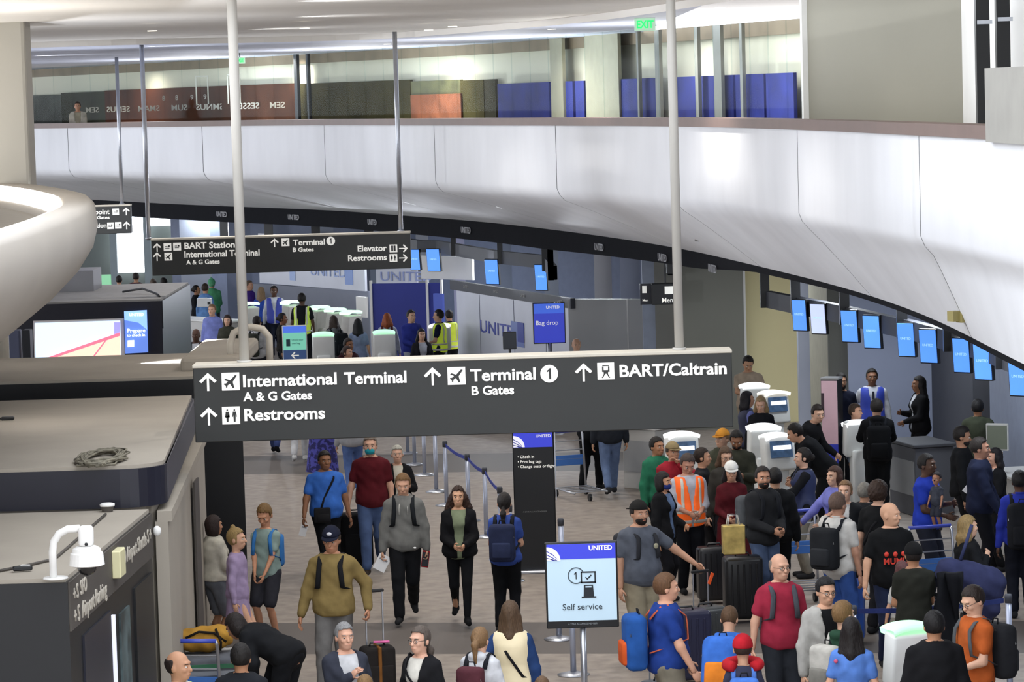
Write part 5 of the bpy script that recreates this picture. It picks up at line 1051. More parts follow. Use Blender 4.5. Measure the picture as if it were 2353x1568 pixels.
def monitor(px, py, D, w, h, yaw, label, scr='4a4f58', body='3a3b3f'):
    c = at(px, py, D); r = empty('monitor', c, math.radians(yaw), label, 'monitor'); MB().rbox((0, .02, 0), (w, .04, h), .008, 1).build('casing', cmat('plastic', body), r); MB().box((0, -.004, 0), (w * .9, .01, h * .86)).build('screen', cmat('print', scr), r); MB().tube([(0, .04, -h / 2), (0, .04, 1.1 - c[2])], .025, 8).build('stand', cmat('plastic', body), r); MB().lathe([(.12, 0), (.12, .015)], (0, .04, 1.08 - c[2]), 14).build('foot', cmat('plastic', body), r)
monitor(1171, 783, 60.5, .25, .33, 0, 'small grey upright monitor on the bag drop counter'); monitor(2291, 1005, 42.5, .30, .36, -25, 'white counter monitor with striped screen at the right', '6d7364', 'c9c8c4')
def crate(px, py, D, d, label, name, hx, cat_): c = at(px, py, D); r = empty(name, (c[0], c[1], c[2]), .1, label, cat_); MB().rbox((0, 0, d[2] / 2), d, .012, 1).build('casing', cmat('plastic', hx), r); MB().rbox((d[0] * .3, -d[1] / 2 - .004, d[2] * .45), (d[0] * .2, .012, d[2] * .3), .004, 1).build('slot', M_black, r); MB().rbox((-d[0] * .1, 0, d[2]), (d[0] * .6, d[1] * .6, .03), .006, 1).build('lid', M_white, r)
crate(410, 702, 79, (.42, .3, .24), 'white printer on the far left counter', 'printer', 'dcdcdc', 'printer'); crate(470, 705, 79, (.36, .3, .2), 'smaller white printer beside the green hoodie', 'printer', 'd2d2d2', 'printer')
for (px, py, lb) in ((2283, 1060, 'left paper coffee cup on the white counter'), (2298, 1058, 'tan paper coffee cup on the white counter')):
    c = at(px, py, 43.2); r = empty('paper_cup', c, 0, lb, 'cup'); MB().lathe([(.03, 0), (.042, .11)], (0, 0, 0), 14).build('cup', cmat('paint', 'd8cdb8' if px < 2290 else 'c7a884'), r, True); MB().lathe([(.044, .11), (.044, .125), (.036, .13)], (0, 0, 0), 14).build('lid', M_white, r, True)
# ---------------------------------------------------------------- luggage
def suitcase(px, py, label, col, d=(.45, .28, .68), rz=0, handle=0., z=0, ztop=None, tag_=None, ridge=True, trim='2a2a2c'):
    p = onz(px, py, z if ztop is None else ztop); r = empty('suitcase', (p[0], p[1], z), math.radians(rz), label, 'suitcase'); m = cmat('plastic', col) if ridge else cmat('cloth', col)
    MB().rbox((0, 0, d[2] / 2 + .05), d, .05, 3).build('shell', m, r, True)
    for sx in (-1, 1):
        for sy in (-1, 1): MB().ell((sx * d[0] * .38, sy * d[1] * .3, .03), (.018, .03, .03), 10, 6).build('wheel', M_black, r, True)
    if ridge:
        for i in (-2, -1, 0, 1, 2): MB().rbox((i * d[0] * .16, -d[1] / 2 - .003, d[2] / 2 + .05), (.022, .012, d[2] * .8), .005, 1).build('rib', m, r)
    else: MB().rbox((0, -d[1] / 2 - .012, d[2] * .38 + .05), (d[0] * .8, .03, d[2] * .5), .012, 2).build('front_pocket', m, r, True)
    MB().tube([(-.08, 0, d[2] + .05), (-.07, 0, d[2] + .085), (.07, 0, d[2] + .085), (.08, 0, d[2] + .05)], .012, 6).build('carry_handle', cmat('plastic', trim), r, True)
    if handle:
        y = d[1] * .35
        for sx in (-.09, .09): MB().tube([(sx, y, d[2]), (sx, y, d[2] + handle)], .009, 6).build('handle_tube', M_steel, r)
        MB().rbox((0, y, d[2] + handle), (.22, .03, .035), .01, 1).build('handle_grip', M_black, r)
    return r
def cart(px, py, label, rz=0, z=.95):
    p = onz(px, py, z); r = empty('luggage_cart', (p[0], p[1], 0), math.radians(rz), label, 'cart'); ch = M_steel
    for sx in (-.27, .27):
        MB().tube([(sx, .35, .12), (sx, .45, .95), (sx * .98, .48, 1.0)], .018, 8).build('upright', ch, r, True); MB().tube([(sx, .35, .14), (sx, -.55, .14)], .016, 8).build('side_rail', ch, r, True)
    MB().tube([(-.27, .48, 1.0), (.27, .48, 1.0)], .022, 8).build('push_bar', cmat('plastic', '4250b4'), r, True)
    for i in range(5): MB().tube([(-.27, .25 - i * .19, .15), (.27, .25 - i * .19, .15)], .010, 6).build('deck_bar', ch, r)
    for i in range(3): MB().tube([(-.27, .44 - .02 * i, .85 - i * .14), (.27, .44 - .02 * i, .85 - i * .14)], .009, 6).build('back_wire', ch, r)
    MB().rbox((0, .40, .55), (.5, .015, .16), .004, 1).build('advert_plate', cmat('paint', '3f6fb8'), r)
    for q in ((-.25, .3), (.25, .3), (0, -.5)): MB().lathe([(.02, -.02), (.055, -.02), (.055, .02), (.02, .02)], (0, 0, 0), 14).build('wheel', M_black, r, loc=(q[0], q[1], .06), rot=(0, math.pi / 2, 0))
    return r
rc = suitcase(866, 1478, 'small black roller case with tan strap and pink ribbon', '2a2624', (.36, .24, .52), 15, .62, ztop=.60, ridge=False)
MB().rbox((0, -.02, .31), (.035, .27, .535), .01, 1).build('luggage_strap', cmat('cloth', '8a5a2c'), rc); MB().rbox((.04, -.04, .615), (.17, .05, .02), .006, 1, rz=-.2).build('ribbon', cmat('cloth', 'e070a8'), rc)

o = suitcase(812, 1170, 'tall black suitcase behind the man in the blue polo', '17171a', (.46, .3, .72), 20, .0, ztop=.82, ridge=False)
suitcase(1575, 1400, 'dark navy suitcase behind the man in the blue polo with backpack', '23243a', (.50, .30, .74), 15, 0, ztop=.80); rc = suitcase(1620, 1392, 'charcoal suitcase with raised handle held by the man in grey', '3b3d3e', (.42, .27, .66), 25, .42, ztop=.72); MB().rbox((.10, .04, 1.0), (.04, .012, .13), .004, 1, ry=.4).build('luggage_tag', cmat('plastic', 'd8501c'), rc)
suitcase(1705, 1272, 'tall black suitcase under the gold gift bag', '141416', (.46, .28, .74), 5, 0, ztop=.82); suitcase(1938, 1330, 'bright blue suitcase with raised silver handle', '2a4f9c', (.46, .28, .68), -10, .45, ztop=.74)
suitcase(1520, 1535, 'grey roller case held by the man in blue polo', '4a4c50', (.40, .25, .55), 20, .5, ztop=.72); suitcase(1640, 1250, 'black suitcase between the orange vest worker and the woman in red', '1c1c20', (.42, .26, .66), 8, 0, ztop=.74)
suitcase(1905, 1420, 'dark red suitcase standing behind the woman in light blue', '4a1d22', (.4, .26, .6), 10, 0, ztop=.66)
cart(1845, 1195, 'luggage cart with blue bar beside the man in the dark jacket', 10); cart(2172, 1232, 'luggage cart with blue bar in front of the man holding a baby', 15); cart(466, 1478, 'luggage cart loaded with a striped case and a yellow bag', 170, .9); cart(1325, 1005, 'far luggage cart with blue parts below the large sign', 20)
# gold bag
p = onz(1690, 1272, .88); gb = empty('gift_bag', (p[0] - .02, p[1], .875), .1, 'shiny gold gift bag standing on a black suitcase', 'bag'); MB().rbox((0, 0, .17), (.26, .14, .34), .01, 1).build('bag_body', mat('gold_foil', S('c9b06a'), .3, metal=.5, noise=.3, scale=8), gb)
for y in (-.05, .05): MB().tube([(-.07, y, .34), (-.05, y, .46), (.05, y, .46), (.07, y, .34)], .007, 5).build('bag_handle', M_white, gb, True)
# trolley load at the lower left
p = onz(482, 1500, .8); st = empty('striped_case', (p[0], p[1], .2), .1, 'grey and blue striped case lying on the luggage cart', 'suitcase'); MB().rbox((0, 0, .3), (.62, .5, .56), .04, 2).build('case_body', cmat('cloth', '6e7076'), st, True)
for i, hx in enumerate(('2f6a4a', '8d9096', '3c50b0', 'a7a9c4', '3c4692', '7a7c88', '2c3560')): MB().box((0, -.253, .50 - i * .07), (.58, .012, .045)).build('stripe', cmat('print', hx), st)
for i in range(4): MB().box((.04, -.262, .10 - i * .03), (.36, .006, .012)).build('print_line', cmat('print', 'b9bac6'), st)
p = onz(466, 1440, 1.05); yb = empty('duffel_bag', (p[0], p[1], .80), .15, 'mustard yellow duffel bag on top of the luggage cart', 'bag'); F_ = Field((-.36, -.2, -.05), (.36, .2, .32), .015); F_.ell((0, 0, .12), (.30, .15, .13), k=.02).ell((.14, 0, .17), (.14, .13, .09), k=.03); g = F_.allgrid(); F_.F = F_.F + .008 * np.sin(g[0] * 34 + g[2] * 20) * np.sin(g[1] * 28 + g[2] * 31); v, f = F_.mesh(); MB().add(v, f).build('bag_body', cmat('cloth', 'c08f3c'), yb, True); MB().tube([(-.18, -.12, .16), (-.05, -.15, .22), (.10, -.15, .2), (.22, -.1, .1)], .014, 6).build('bag_strap', cmat('cloth', '2a2420'), yb, True); MB().tube([(.12, -.13, .24), (.17, -.14, .1), (.16, -.13, .02)], .012, 6).build('bag_strap', cmat('cloth', '2a2420'), yb, True)
# ================================================================ the crowd
LT, MD, TN, BR, DK = 'd8ab90', 'c8977a', 'b07f60', '8a5f45', '553a2c'
def P(px, py, h, face, label, **kw): return person(px, py, h, face, label=label, **kw)
def held(pr, nm, name, label, cat_, d, col, off_=(0, 0, 0), rot=(0, 0, 0), kind='paint', z=None):
    c = pr['hand'](nm); r = empty(name, (c[0] + off_[0], c[1] + off_[1], c[2] + off_[2]), 0, label, cat_); o = MB().rbox((0, 0, 0), d, min(d) * .3, 1).build('sheet' if cat_ == 'paper' else 'case', cmat(kind, col), r); o.rotation_euler = rot
    if cat_ == 'paper': q = MB().box((0, -d[1] * .5 - .001, d[2] * .2), (d[0] * .7, .001, d[2] * .1)).build('print_line', cmat('print', '8d8d90'), r); q.rotation_euler = rot
    else: q = MB().box((0, -d[1] * .5 - .001, 0), (d[0] * .85, .002, d[2] * .85)).build('face', cmat('print', '1b1e26'), r); q.rotation_euler = rot
    return r
# --- walkers on the open floor
p = P(925, 1090, 1.80, 0, 'young man in grey hoodie and black track pants walking toward camera', skin='d6a488', hair='short', hc='7d5c38', top='hoodie', tc='81817e', bc='17181c', shoe='2b2b2d', legs='walk', hp=14, hold='RL', R=(.27, -.06, .80), straps=('24272b', 'black backpack worn by the man in the grey hoodie'), prints=[('ball', 'e8e8e8', .12, -.06, (.018, .012), -1)])
held(p, 'R', 'paper_sheet', 'folded white paper in the hand of the man in grey hoodie', 'paper', (.15, .004, .20), 'e9e9ea', (.0, -.02, -.06), (0, .5, 0)); held(p, 'L', 'passport', 'red passport wallet in the hand of the man in grey hoodie', 'wallet', (.09, .02, .20), 'a8262f', (-.03, -.02, -.03), (0, .15, 0), 'cloth')
P(1052, 1118, 1.66, 0, 'woman with long curly hair, green top and black cardigan walking', sex='f', skin='d0a080', hair='curly', hc='3a241a', top='open', tc='18181b', inner='8f9a7c', bot='leggings', bc='131417', shoe='1b1b1d', legs='walk2', L='waist', R='waist', hold='RL', fat=1.04)
P(1158, 1133, 1.66, 172, 'woman in blue tee with low dark ponytail seen from behind', sex='f', skin='cf9f82', hair='lowpony', hc='211b19', top='tee', tc='3d55a2', bc='131418', L='waist', R='waist', fat=1.05, pack=('2c3350', 'navy backpack on the ponytailed woman in blue tee', (.32, .18, .46), '333b5a'))
p = P(745, 1037, 1.72, 18, 'man in bright blue polo with crossbody bag walking', skin='8f6348', hair='short', hc='1a1412', top='polo', tc='3f74cf', bc='15161a', legs='walk', fat=1.2, hold='R', R=(.36, -.16, .84), L=(.30, -.08, .86), bag=('232326', 'black crossbody bag on the man in bright blue polo', -1))
held(p, 'R', 'paper_sheet', 'small white paper in the hand of the man in blue polo', 'paper', (.09, .004, .17), 'dadadc', (0, 0, -.08), (0, .3, 0))
P(850, 1001, 1.86, 0, 'man in maroon polo and jeans wearing a turquoise face mask', skin='d3a58c', hair='crop', hc='8a7d72', top='polo', tc='5c1a22', bot='jeans', bc='4c5f86', shoe='3a302a', legs='walk', mask='2fa6b4', fat=1.08, R='handle', hold='R')
P(912, 1024, 1.62, 5, 'white haired woman in black blazer and cream top', sex='f', skin='d9ab92', hair='short', hc='c4c1b6', top='blazer', tc='17171a', inner='dcd6c6', bc='17171a', L='phone', R='down', hold='L')
P(806, 898, 1.70, 185, 'person in pale grey jacket and blue jeans behind the maroon polo man', sex='f', hair='long', hc='4a3a2e', top='jacket', tc='a9aab0', bot='jeans', bc='5d76ae', legs='walk', shoe='c9c9cc')
P(735, 862, 1.72, 170, 'person in navy patterned robe below the large sign', sex='f', hair='long', hc='1d1817', top='dress', sleeve='long', tc='24235a', bot='robe', bc='24235a', pattern=('4a4aa0', 14))
P(682, 840, 1.72, 180, 'walker in white trousers and white sneakers below the large sign', sex='f', hair='long', hc='6a5138', top='sweater', tc='d8d8d8', bot='jeans', bc='d9dade', shoe='dfe0e0', legs='walk')
P(626, 828, 1.70, 175, 'far walker in blue jeans and dark shoes', top='jacket', tc='40465a', bot='jeans', bc='51619a', shoe='202024', legs='walk2')
P(1398, 884, 1.76, 185, 'walker in light blue jeans right of the black totem', top='jacket', tc='2c3038', bot='jeans', bc='7286ac', shoe='3a3a3e', legs='walk')
P(1352, 880, 1.72, 160, 'person in black trousers pushing the far luggage cart', top='jacket', tc='1d1e22', bc='15161a', legs='step', L='push', R='push')
# --- lower left group
P(489, 1185, 1.60, 125, 'girl with dark bob in cream jacket and grey shorts', sex='f', skin='b07f60', hair='bob', hc='2c1d1a', top='jacket', tc='cfc9ba', bot='shorts', bc='7b8089', L='waist', R='waist', shoe='d8d8d8', hem=-.02)
P(541, 1214, 1.53, 80, 'blond child with top bun in a long lilac cardigan', sex='c', skin='d9a98c', hair='topbun', hc='a68a58', top='sweater', tc='b09cc0', bot='skirt', bc='b09cc0', L='down', R='down')
P(603, 1162, 1.62, -18, 'boy in sage green tee and dark shorts looking down', sex='c', skin='c58f70', hair='short', hc='7f6038', top='tee', tc='8fa39d', bot='shorts', bc='33333a', shoe='dfe0e0', L='low', R='low', hp=28, fat=1.08, straps=('3f7fc4', 'bright blue backpack on the boy in the sage tee'))
P(528, 1414, 1.70, -118, 'crouching person in black jacket leaning over the loaded cart', lean=66, hair='bob', hc='231a18', top='jacket', tc='1c1d20', bc='1a1b1f', L='type', R='type', skin=TN)
P(407, 1497, 1.74, 60, 'balding man with white collar and yellow vest at bottom edge', skin='b98a6c', hair='bald', hc='2b211d', top='shirt', tc='e4e4e0', vest=('c9d84a', 'hivis'), hy=10)
P(552, 1480, 1.70, 175, 'dark haired person in black seen from behind at bottom edge', hair='short', hc='17120f', top='jacket', tc='202227', skin=TN)
p = P(760, 1212, 1.84, -8, 'man in tan pullover and navy cap pulling a roller case', skin='c08a6c', hair='crop', hc='4a3a2c', top='sweater', tc='8f7a4c', bc='6f6c6a', shoe='3a3632', legs='walk', hp=10, cap=('1f2233', 'badge', 'dcdce2'), L=(.34, .02, .92), R=(.34, -.06, .80), hold='L', fat=1.06, straps=('1d1d20', 'dark backpack on the man in tan pullover'))
P(790, 1432, 1.66, 22, 'grey haired woman in charcoal cardigan holding her strap', sex='f', skin='d2a188', hair='short', hc='8f8e8e', top='open', tc='3a3d49', inner='cfcfd2', bc='2b2c33', R='chest', L='down', fat=1.12)
P(965, 1440, 1.66, -38, 'woman with glasses and ponytail in black fleece', sex='f', skin='d6a78f', hair='lowpony', hc='5f544c', top='open', tc='19191c', inner='ddd9cf', bc='1c1d22', glasses=True, bag=('3a2c24', 'dark shoulder bag of the woman in black fleece', 1))
P(838, 1552, 1.30, 170, 'top of a small fair head at the bottom edge', sex='c', hair='short', hc='8a6a44', top='sweater', tc='6a5a9a')
P(1102, 1443, 1.55, 158, 'fair ponytailed girl in white hooded coat', sex='f', skin=LT, hair='ponytail', hc='8a6a48', top='hoodie', tc='d9dade', pack=('5a3038', 'dark red patterned backpack on the girl in white', (.28, .16, .38), '3a2a30'))
P(1172, 1382, 1.70, 172, 'long haired woman in cream vest and dark blue sleeves', sex='f', skin=LT, hair='verylong', hc='5a4430', top='sweater', tc='27406e', bot='skirt', bc='a8a8ac', vest=('cdbf9e', 'uniform'), R='down', L='hip', bag=('4a3524', 'brown shoulder bag of the long haired woman', -1))
P(1245, 1556, 1.25, 180, 'brown topped child head beside the sign pole', sex='c', hair='short', hc='6a5038', top='tee', tc='5a5a60')
# --- right foreground
P(1467, 1152, 1.82, 28, 'bearded man in grey tee and backwards cap reaching for a handle', skin='cd9c80', hair='crop', hc='2a1f1a', top='tee', tc='666b77', bot='shorts', bc='a29780', L=(.62, -.28, .98), R='down', fat=1.2, beard='2a1f1a', cap=('262524', 'back'), hold='L', straps=('3a3b40', 'dark backpack on the bearded man in grey tee'), prints=[('ball', 'a39f86', .09, .33, (.03, .03), -1)])
P(1528, 1318, 1.82, 98, 'ginger haired man in royal blue polo facing right', skin='d4a084', hair='short', hc='6a4a30', top='polo', tc='24408c', bot='shorts', bc='8d8676', R=(.26, -.20, .88), L='fwd', hold='R', fat=1.14, pack=('2a5aa4', 'blue backpack with orange pocket on the ginger haired man', (.32, .20, .5), 'e0602c', 'd86a4a'))
P(1678, 1396, 1.58, 165, 'brown haired person bending under a big blue backpack', sex='f', hair='short', hc='5a4028', top='tee', tc='3a6cc0', lean=18, pack=('3c6fc8', 'large blue and orange hiking backpack beside the red cap', (.38, .30, .60), 'e8862c', '3c6fc8'), hp=20)
pc = P(1706, 1460, 1.50, 178, 'child in red cap and red neck pillow seen from behind', sex='c', hair='crop', hc='3a2a20', top='sweater', tc='3a3c50', cap=('b8202c', 'beanie'), pack=('4a7ad0', 'blue child backpack with light straps', (.30, .18, .36), '86a8e4', '5a86d8'))
c = Vector(pc['origin']); o = MB().tube([(.135 * math.cos(a), .125 * math.sin(a), 0) for a in np.linspace(-.9, math.pi + .9, 18)], [.045 + .018 * math.sin(math.pi * i / 17) for i in range(18)], 12).build('neck_pillow', cmat('cloth', 'c0242e'), None, True); o.location = (c.x, c.y + .02, 1.225); tag(o, 'red curved neck pillow around the child in the red cap', 'pillow')
P(1790, 1273, 1.80, 12, 'bald man with glasses in a red tee', skin='d0a086', hair='bald', hc='8f8074', top='tee', tc='a93046', bc='2d3036', glasses=True, L='down', R='handle', hy=14, fat=1.04, straps=('54575e', 'grey backpack on the bald man in red tee'))
P(1508, 1005, 1.72, 40, 'man in green track jacket behind the red jacket', skin=TN, hair='short', hc='1c1512', top='jacket', tc='2f7a5c', bc='20242a', L='down', R='down')
P(1545, 1017, 1.70, 22, 'person in red jacket and khaki cap resting chin on hand', skin=MD, hair='short', hc='3a2c22', top='jacket', tc='a82a38', bc='23242a', L='mouth', R='waist', cap=('9c8a66',))
P(1522, 1085, 1.62, 62, 'woman in patterned blue blouse, black cardigan and blue mask', sex='f', skin='c39070', hair='bob', hc='1c1615', top='open', tc='17171a', inner='6f86ac', bc='17171c', mask='2f3f86', L='waist', R='down')
P(1582, 1046, 1.76, 14, 'worker in orange high visibility vest looking at hands', skin='b88670', hair='short', hc='4a3d38', top='shirt', tc='c6c8d4', bc='14161d', L='waist', R='waist', sleeve='rolled', hp=26, vest=('f2641e', 'hivis'), fat=1.1, hold='RL')
P(1612, 1030, 1.68, 85, 'brunette facing right behind the orange vest worker', sex='f', skin=MD, hair='bun', hc='2e211a', top='tee', tc='2a2b30', bc='202024')
P(1660, 987, 1.74, -40, 'person in orange cap and olive jacket below the sign corner', skin=LT, hair='short', hc='8a6a4a', top='jacket', tc='4a4c3e', bc='2a2b2e', cap=('d8953a',))
P(1692, 992, 1.75, -5, 'dark bearded man looking down behind the white cap', skin=BR, hair='short', hc='171210', top='jacket', tc='38392f', beard='171210', hp=24, bc='202024', L='phone', R='phone')
P(1668, 1028, 1.72, 15, 'brown haired woman with glasses above the white cap', sex='f', skin=LT, hair='long', hc='5c4634', top='jacket', tc='3c3a36', glasses=True, hp=14)
P(1680, 1062, 1.66, 0, 'woman in long dark red dress and white cap', sex='f', skin='c9997e', hair='long', hc='151214', top='dress', sleeve='long', tc='561820', bot='longskirt', bc='561820', shoe='e2e2e0', L='waist', R='waist', cap=('ecebe6',), hp=8, hold='L')
P(1752, 1073, 1.80, 32, 'bearded man in dark grey jacket and jeans holding phone', skin='b8876c', hair='crop', hc='201815', top='jacket', tc='2a2b2e', bot='jeans', bc='4f5f7e', L='waist', R='waist', beard='2a1f1a', hy=-20, hold='RL', pack=('55585c', 'grey backpack on the bearded man in dark jacket', (.32, .2, .5), '4a4d51'))
P(1780, 1076, 1.72, 178, 'person in black jacket behind the grey backpack man', hair='short', hc='15110f', top='jacket', tc='1a1b1e', bc='1a1b1e')
P(1820, 975, 1.78, -95, 'person in black coat leaning over a white kiosk', hair='short', hc='201814', top='coat', tc='151619', inner='202024', bc='17181b', lean=38, L='type', R='type', skin=MD)
P(1846, 1030, 1.68, -88, 'dark haired woman in navy vest facing left', sex='f', skin='d4a890', hair='bun', hc='1c1614', top='sweater', tc='17181d', bc='8a8478', L='type', R='waist', vest=('1f2748', 'uniform'))
P(1720, 820, 1.80, 8, 'man in beige tee standing behind the kiosks', skin='b58a6c', hair='short', hc='18120f', top='tee', tc='b3a08c', bc='a5967c', L='type', R='type', hp=28, fat=1.1)
P(1716, 900, 1.66, 105, 'long dark haired woman in navy with pale blue sleeve', sex='f', skin=MD, hair='long', hc='15111a', top='tee', tc='7e86c8', vest=('20243c', 'uniform'), bc='1a1b22')
P(1747, 912, 1.64, -12, 'blond woman in black looking down at the kiosk', sex='f', skin='d6a88e', hair='long', hc='a08560', top='sweater', tc='191a20', bc='1a1b22', hp=18)
P(1880, 931, 1.76, 62, 'young man in black leaning toward the pink pillar', skin=LT, hair='short', hc='2b201a', top='sweater', tc='18181b', bc='1b1c20', lean=22, L='type', R='waist', hy=-40)
P(1932, 858, 1.80, 8, 'agent in navy sweater behind the pink pillar', skin='b98c70', hair='short', hc='19130f', top='sweater', tc='1c2034', bc='1a1b22', R='down', L='down', beard='2c211b')
P(2003, 848, 1.80, 0, 'agent in royal blue vest and white shirt', skin='7a543e', hair='crop', hc='17110e', top='shirt', tc='d2d4dc', bc='1c1f2e', vest=('2a3a94', 'uniform'), L='down', R='hip', prints=[('rect', '1a1d2c', 0, .40, (.035, .12), -1)])
P(2112, 865, 1.72, -80, 'long haired woman in black suit by the dark column', sex='f', skin=BR, hair='verylong', hc='171112', top='blazer', tc='141417', inner='c4c6cc', bc='141417', R='phone', L='waist')
P(2014, 917, 1.78, 178, 'person in black hoodie with black backpack at the kiosk', skin=LT, hair='short', hc='2a2420', top='hoodie', tc='16171a', bc='17181b', L='type', R='type', pack=('131417', 'black backpack on the person in black hoodie', (.34, .2, .5)))
P(1964, 928, 1.62, 60, 'partly hidden traveller with brown hair before the blue vest agent', skin=MD, hair='short', hc='4a3628', top='shirt', tc='8f9cb4', bc='22242a')
P(2246, 918, 1.72, 165, 'person in olive jacket standing at the right counter', hair='short', hc='131012', top='jacket', tc='3d4234', bc='23241f', skin=TN)
P(2213, 980, 1.82, 85, 'dark bearded man in black sweater facing right', skin='a87c62', hair='short', hc='1d1613', top='sweater', tc='18191c', bc='191a1e', beard='1d1613', hp=10)
P(2250, 1006, 1.86, 80, 'tall man in navy jacket with hands low', skin='b98870', hair='crop', hc='2c2420', top='jacket', tc='20263e', bc='191a20', L='fwd', R='fwd')
p = P(2286, 1030, 1.60, -75, 'woman in black holding white papers at the counter', sex='f', skin='c99880', hair='long', hc='1a1415', top='open', tc='17171a', inner='a7a7aa', bc='17171a', L='phone', R='phone')
held(p, 'R', 'paper_sheet', 'white papers held by the woman in black at the counter', 'paper', (.16, .006, .2), 'e6e6ea', (0, -.05, .02), (.4, .6, 0))
P(2128, 1044, 1.80, 58, 'man in royal blue tee holding a baby', skin='5a4032', hair='crop', hc='1b1614', top='tee', tc='2f48c4', bc='2c2f3c', L='phone', R='waist', fat=1.08)
P(2152, 1085, .66, -30, 'baby in grey held by the man in royal blue', sex='c', hscale=1.75, fat=1.25, skin='b58266', hair='crop', hc='20171a', top='tee', tc='4a4d58', bot='shorts', bc='3a3c46', ztop=float(at(2158, 1085, 39.1)[2]), Dfix=39.1, L='fwd', R='fwd')
P(2342, 1082, 1.74, 178, 'person in blue shirt at the right edge with black backpack', skin=DK, hair='short', hc='14100f', top='shirt', tc='2f3ca8', bc='1a1c26', pack=('1c1d21', 'black backpack at the right edge on the blue shirt', (.36, .22, .54)))
P(1918, 1072, 1.66, -55, 'long brown haired woman in lavender sleeves at the cart', sex='f', skin=LT, hair='verylong', hc='4a2e22', top='sweater', tc='8083d0', bc='6c6a70', R='push', L='waist')
P(1942, 1105, 1.68, -18, 'fair haired woman in black jacket behind the white shirt man', sex='f', skin='dcae94', hair='bun', hc='8a6a4a', top='blazer', tc='202226', inner='d4d4d4', bc='202226')
P(1924, 1133, 1.78, 140, 'shaven headed man in white shirt on the phone', skin='b78870', hair='crop', hc='6a5448', top='shirt', tc='d3d0cb', sleeve='short', bc='3a5aa0', L='ear', R='down', fat=1.06, hem=-.16, pack=('26282c', 'black backpack with red tab on the man in white shirt', (.32, .18, .46), '303236'))
P(1986, 1110, 1.60, 150, 'grey short haired person beside the curly haired traveller', skin=MD, hair='short', hc='8a857c', top='jacket', tc='2c2d31')
P(2017, 1108, 1.76, 145, 'curly haired person in black top with beige strap', hair='curlytop', hc='3c2a20', top='tee', tc='17181a', bc='202024', skin=LT, bag=('b7a888', 'beige strapped bag on the curly haired person', 1))
P(2045, 1155, 1.80, 8, 'bald man in black tee with red apple print', skin='d2a284', hair='none', hc='8a7a6a', top='tee', tc='151618', bot='jeans', bc='1f2740', R='handle', L='down', hold='R', fat=1.12, hy=52, hp=4, prints=[('ball', 'c83a2c', -.09, .27, (.026, .028), -1), ('ball', 'c83a2c', .0, .27, (.026, .028), -1), ('ball', 'c83a2c', .09, .27, (.026, .028), -1), ('MUMU', 'c83a2c', 0, .17, (.1, .09), -1)])
P(2222, 1185, 1.66, 108, 'blond woman in black top carrying a large navy bag', sex='f', skin=LT, hair='long', hc='967c50', top='sweater', tc='17181b', bc='1b1c22', R='strap', L='down')
P(2098, 1248, 1.68, 188, 'person in dark olive tee and black cap seen from behind', skin=TN, hair='short', hc='221a17', top='tee', tc='2b2c26', bc='3c4034', cap=('19191a', 'beanie'), L='waist', R='waist', fat=1.04)
P(2072, 1290, 1.28, 188, 'small child with pinkish hair in front of the bald man', sex='c', hair='long', hc='6a4444', top='tee', tc='c9c7c2', bot='shorts', bc='8a8478', pack=('d9a6cc', 'pink patterned child backpack', (.28, .17, .36), 'b85aa4', 'e0b4d4'))
P(1898, 1328, 1.74, 20, 'dark haired man with glasses in pale grey jacket', skin='cf9f82', hair='short', hc='161214', top='open', tc='b9b6b0', inner='1a1a1c', bc='2b2c32', glasses=True, hp=8)
P(1936, 1382, 1.62, 132, 'fair haired boy in a green hoodie', sex='c', skin=LT, hair='short', hc='866640', top='hoodie', tc='2c4a38', bc='2c3030', pack=('c9c5bc', 'white and black patterned backpack on the green hoodie boy', (.32, .2, .46), '8a877f', 'c9c5bc'))
P(1956, 1420, 1.64, 168, 'woman with very long dark hair in light blue tee', sex='f', skin=MD, hair='verylong', hc='1d1716', top='tee', tc='5a83cf', bc='3a3d48', prints=[('ball', 'b84a6a', .14, .40, (.02, .02), 1)])
P(2146, 1405, 1.76, 182, 'person in black jacket at the nearest kiosk', skin=TN, hair='short', hc='131011', top='jacket', tc='17171a', bc='17171a', fat=1.08)
P(2226, 1350, 1.80, -62, 'man in burnt orange tee looking down at phone', skin='d6a78c', hair='short', hc='2e221c', top='tee', tc='c2602c', bc='3a3c40', L='waist', R='waist', hp=24, glasses=True, hold='RL', pack=('2b2c30', 'black and grey backpack on the man in orange tee', (.34, .2, .48), '3a3c40', '5a5c60'))
# --- far left area
P(486, 641, 1.76, 175, 'far person in a bright green hooded top', top='hoodie', tc='5aa878', bc='3a4048', hair='topbun', hc='6ab888', L='waist', R='waist', cap=('62b282', 'beanie'))
P(471, 652, 1.74, 160, 'far person in light blue shirt left of the green hood', sex='f', top='shirt', tc='6f9ad4', bc='3a4048', hair='short', hc='3a2c22')
P(450, 656, 1.60, 90, 'far dark haired person in black beside the printer', sex='f', skin=TN, top='sweater', tc='1c1d22', bc='1c1d22', hair='bun', hc='1c1414')
P(487, 700, 1.76, -18, 'man in periwinkle shirt among the far passengers', skin=LT, hair='crop', hc='8a6a4c', top='shirt', tc='8590d4', bc='2c3040')
P(522, 724, 1.68, -5, 'dark haired woman in olive coat left of the near pole', sex='f', skin=LT, hair='bob', hc='2c1a16', top='jacket', tc='3f4036', bc='23242a')
P(404, 740, 1.72, 70, 'person in red cap beyond the pale roof', skin=MD, hair='short', hc='2a1c18', top='jacket', tc='3a2428', cap=('b8323c',), bc='2a2b30')
P(450, 756, 1.76, -10, 'dark skinned man in a grey suit and tie', skin='5c4034', hair='none', hc='2a1f1a', top='blazer', tc='33363c', inner='d6d8e0', bc='2c2e33')
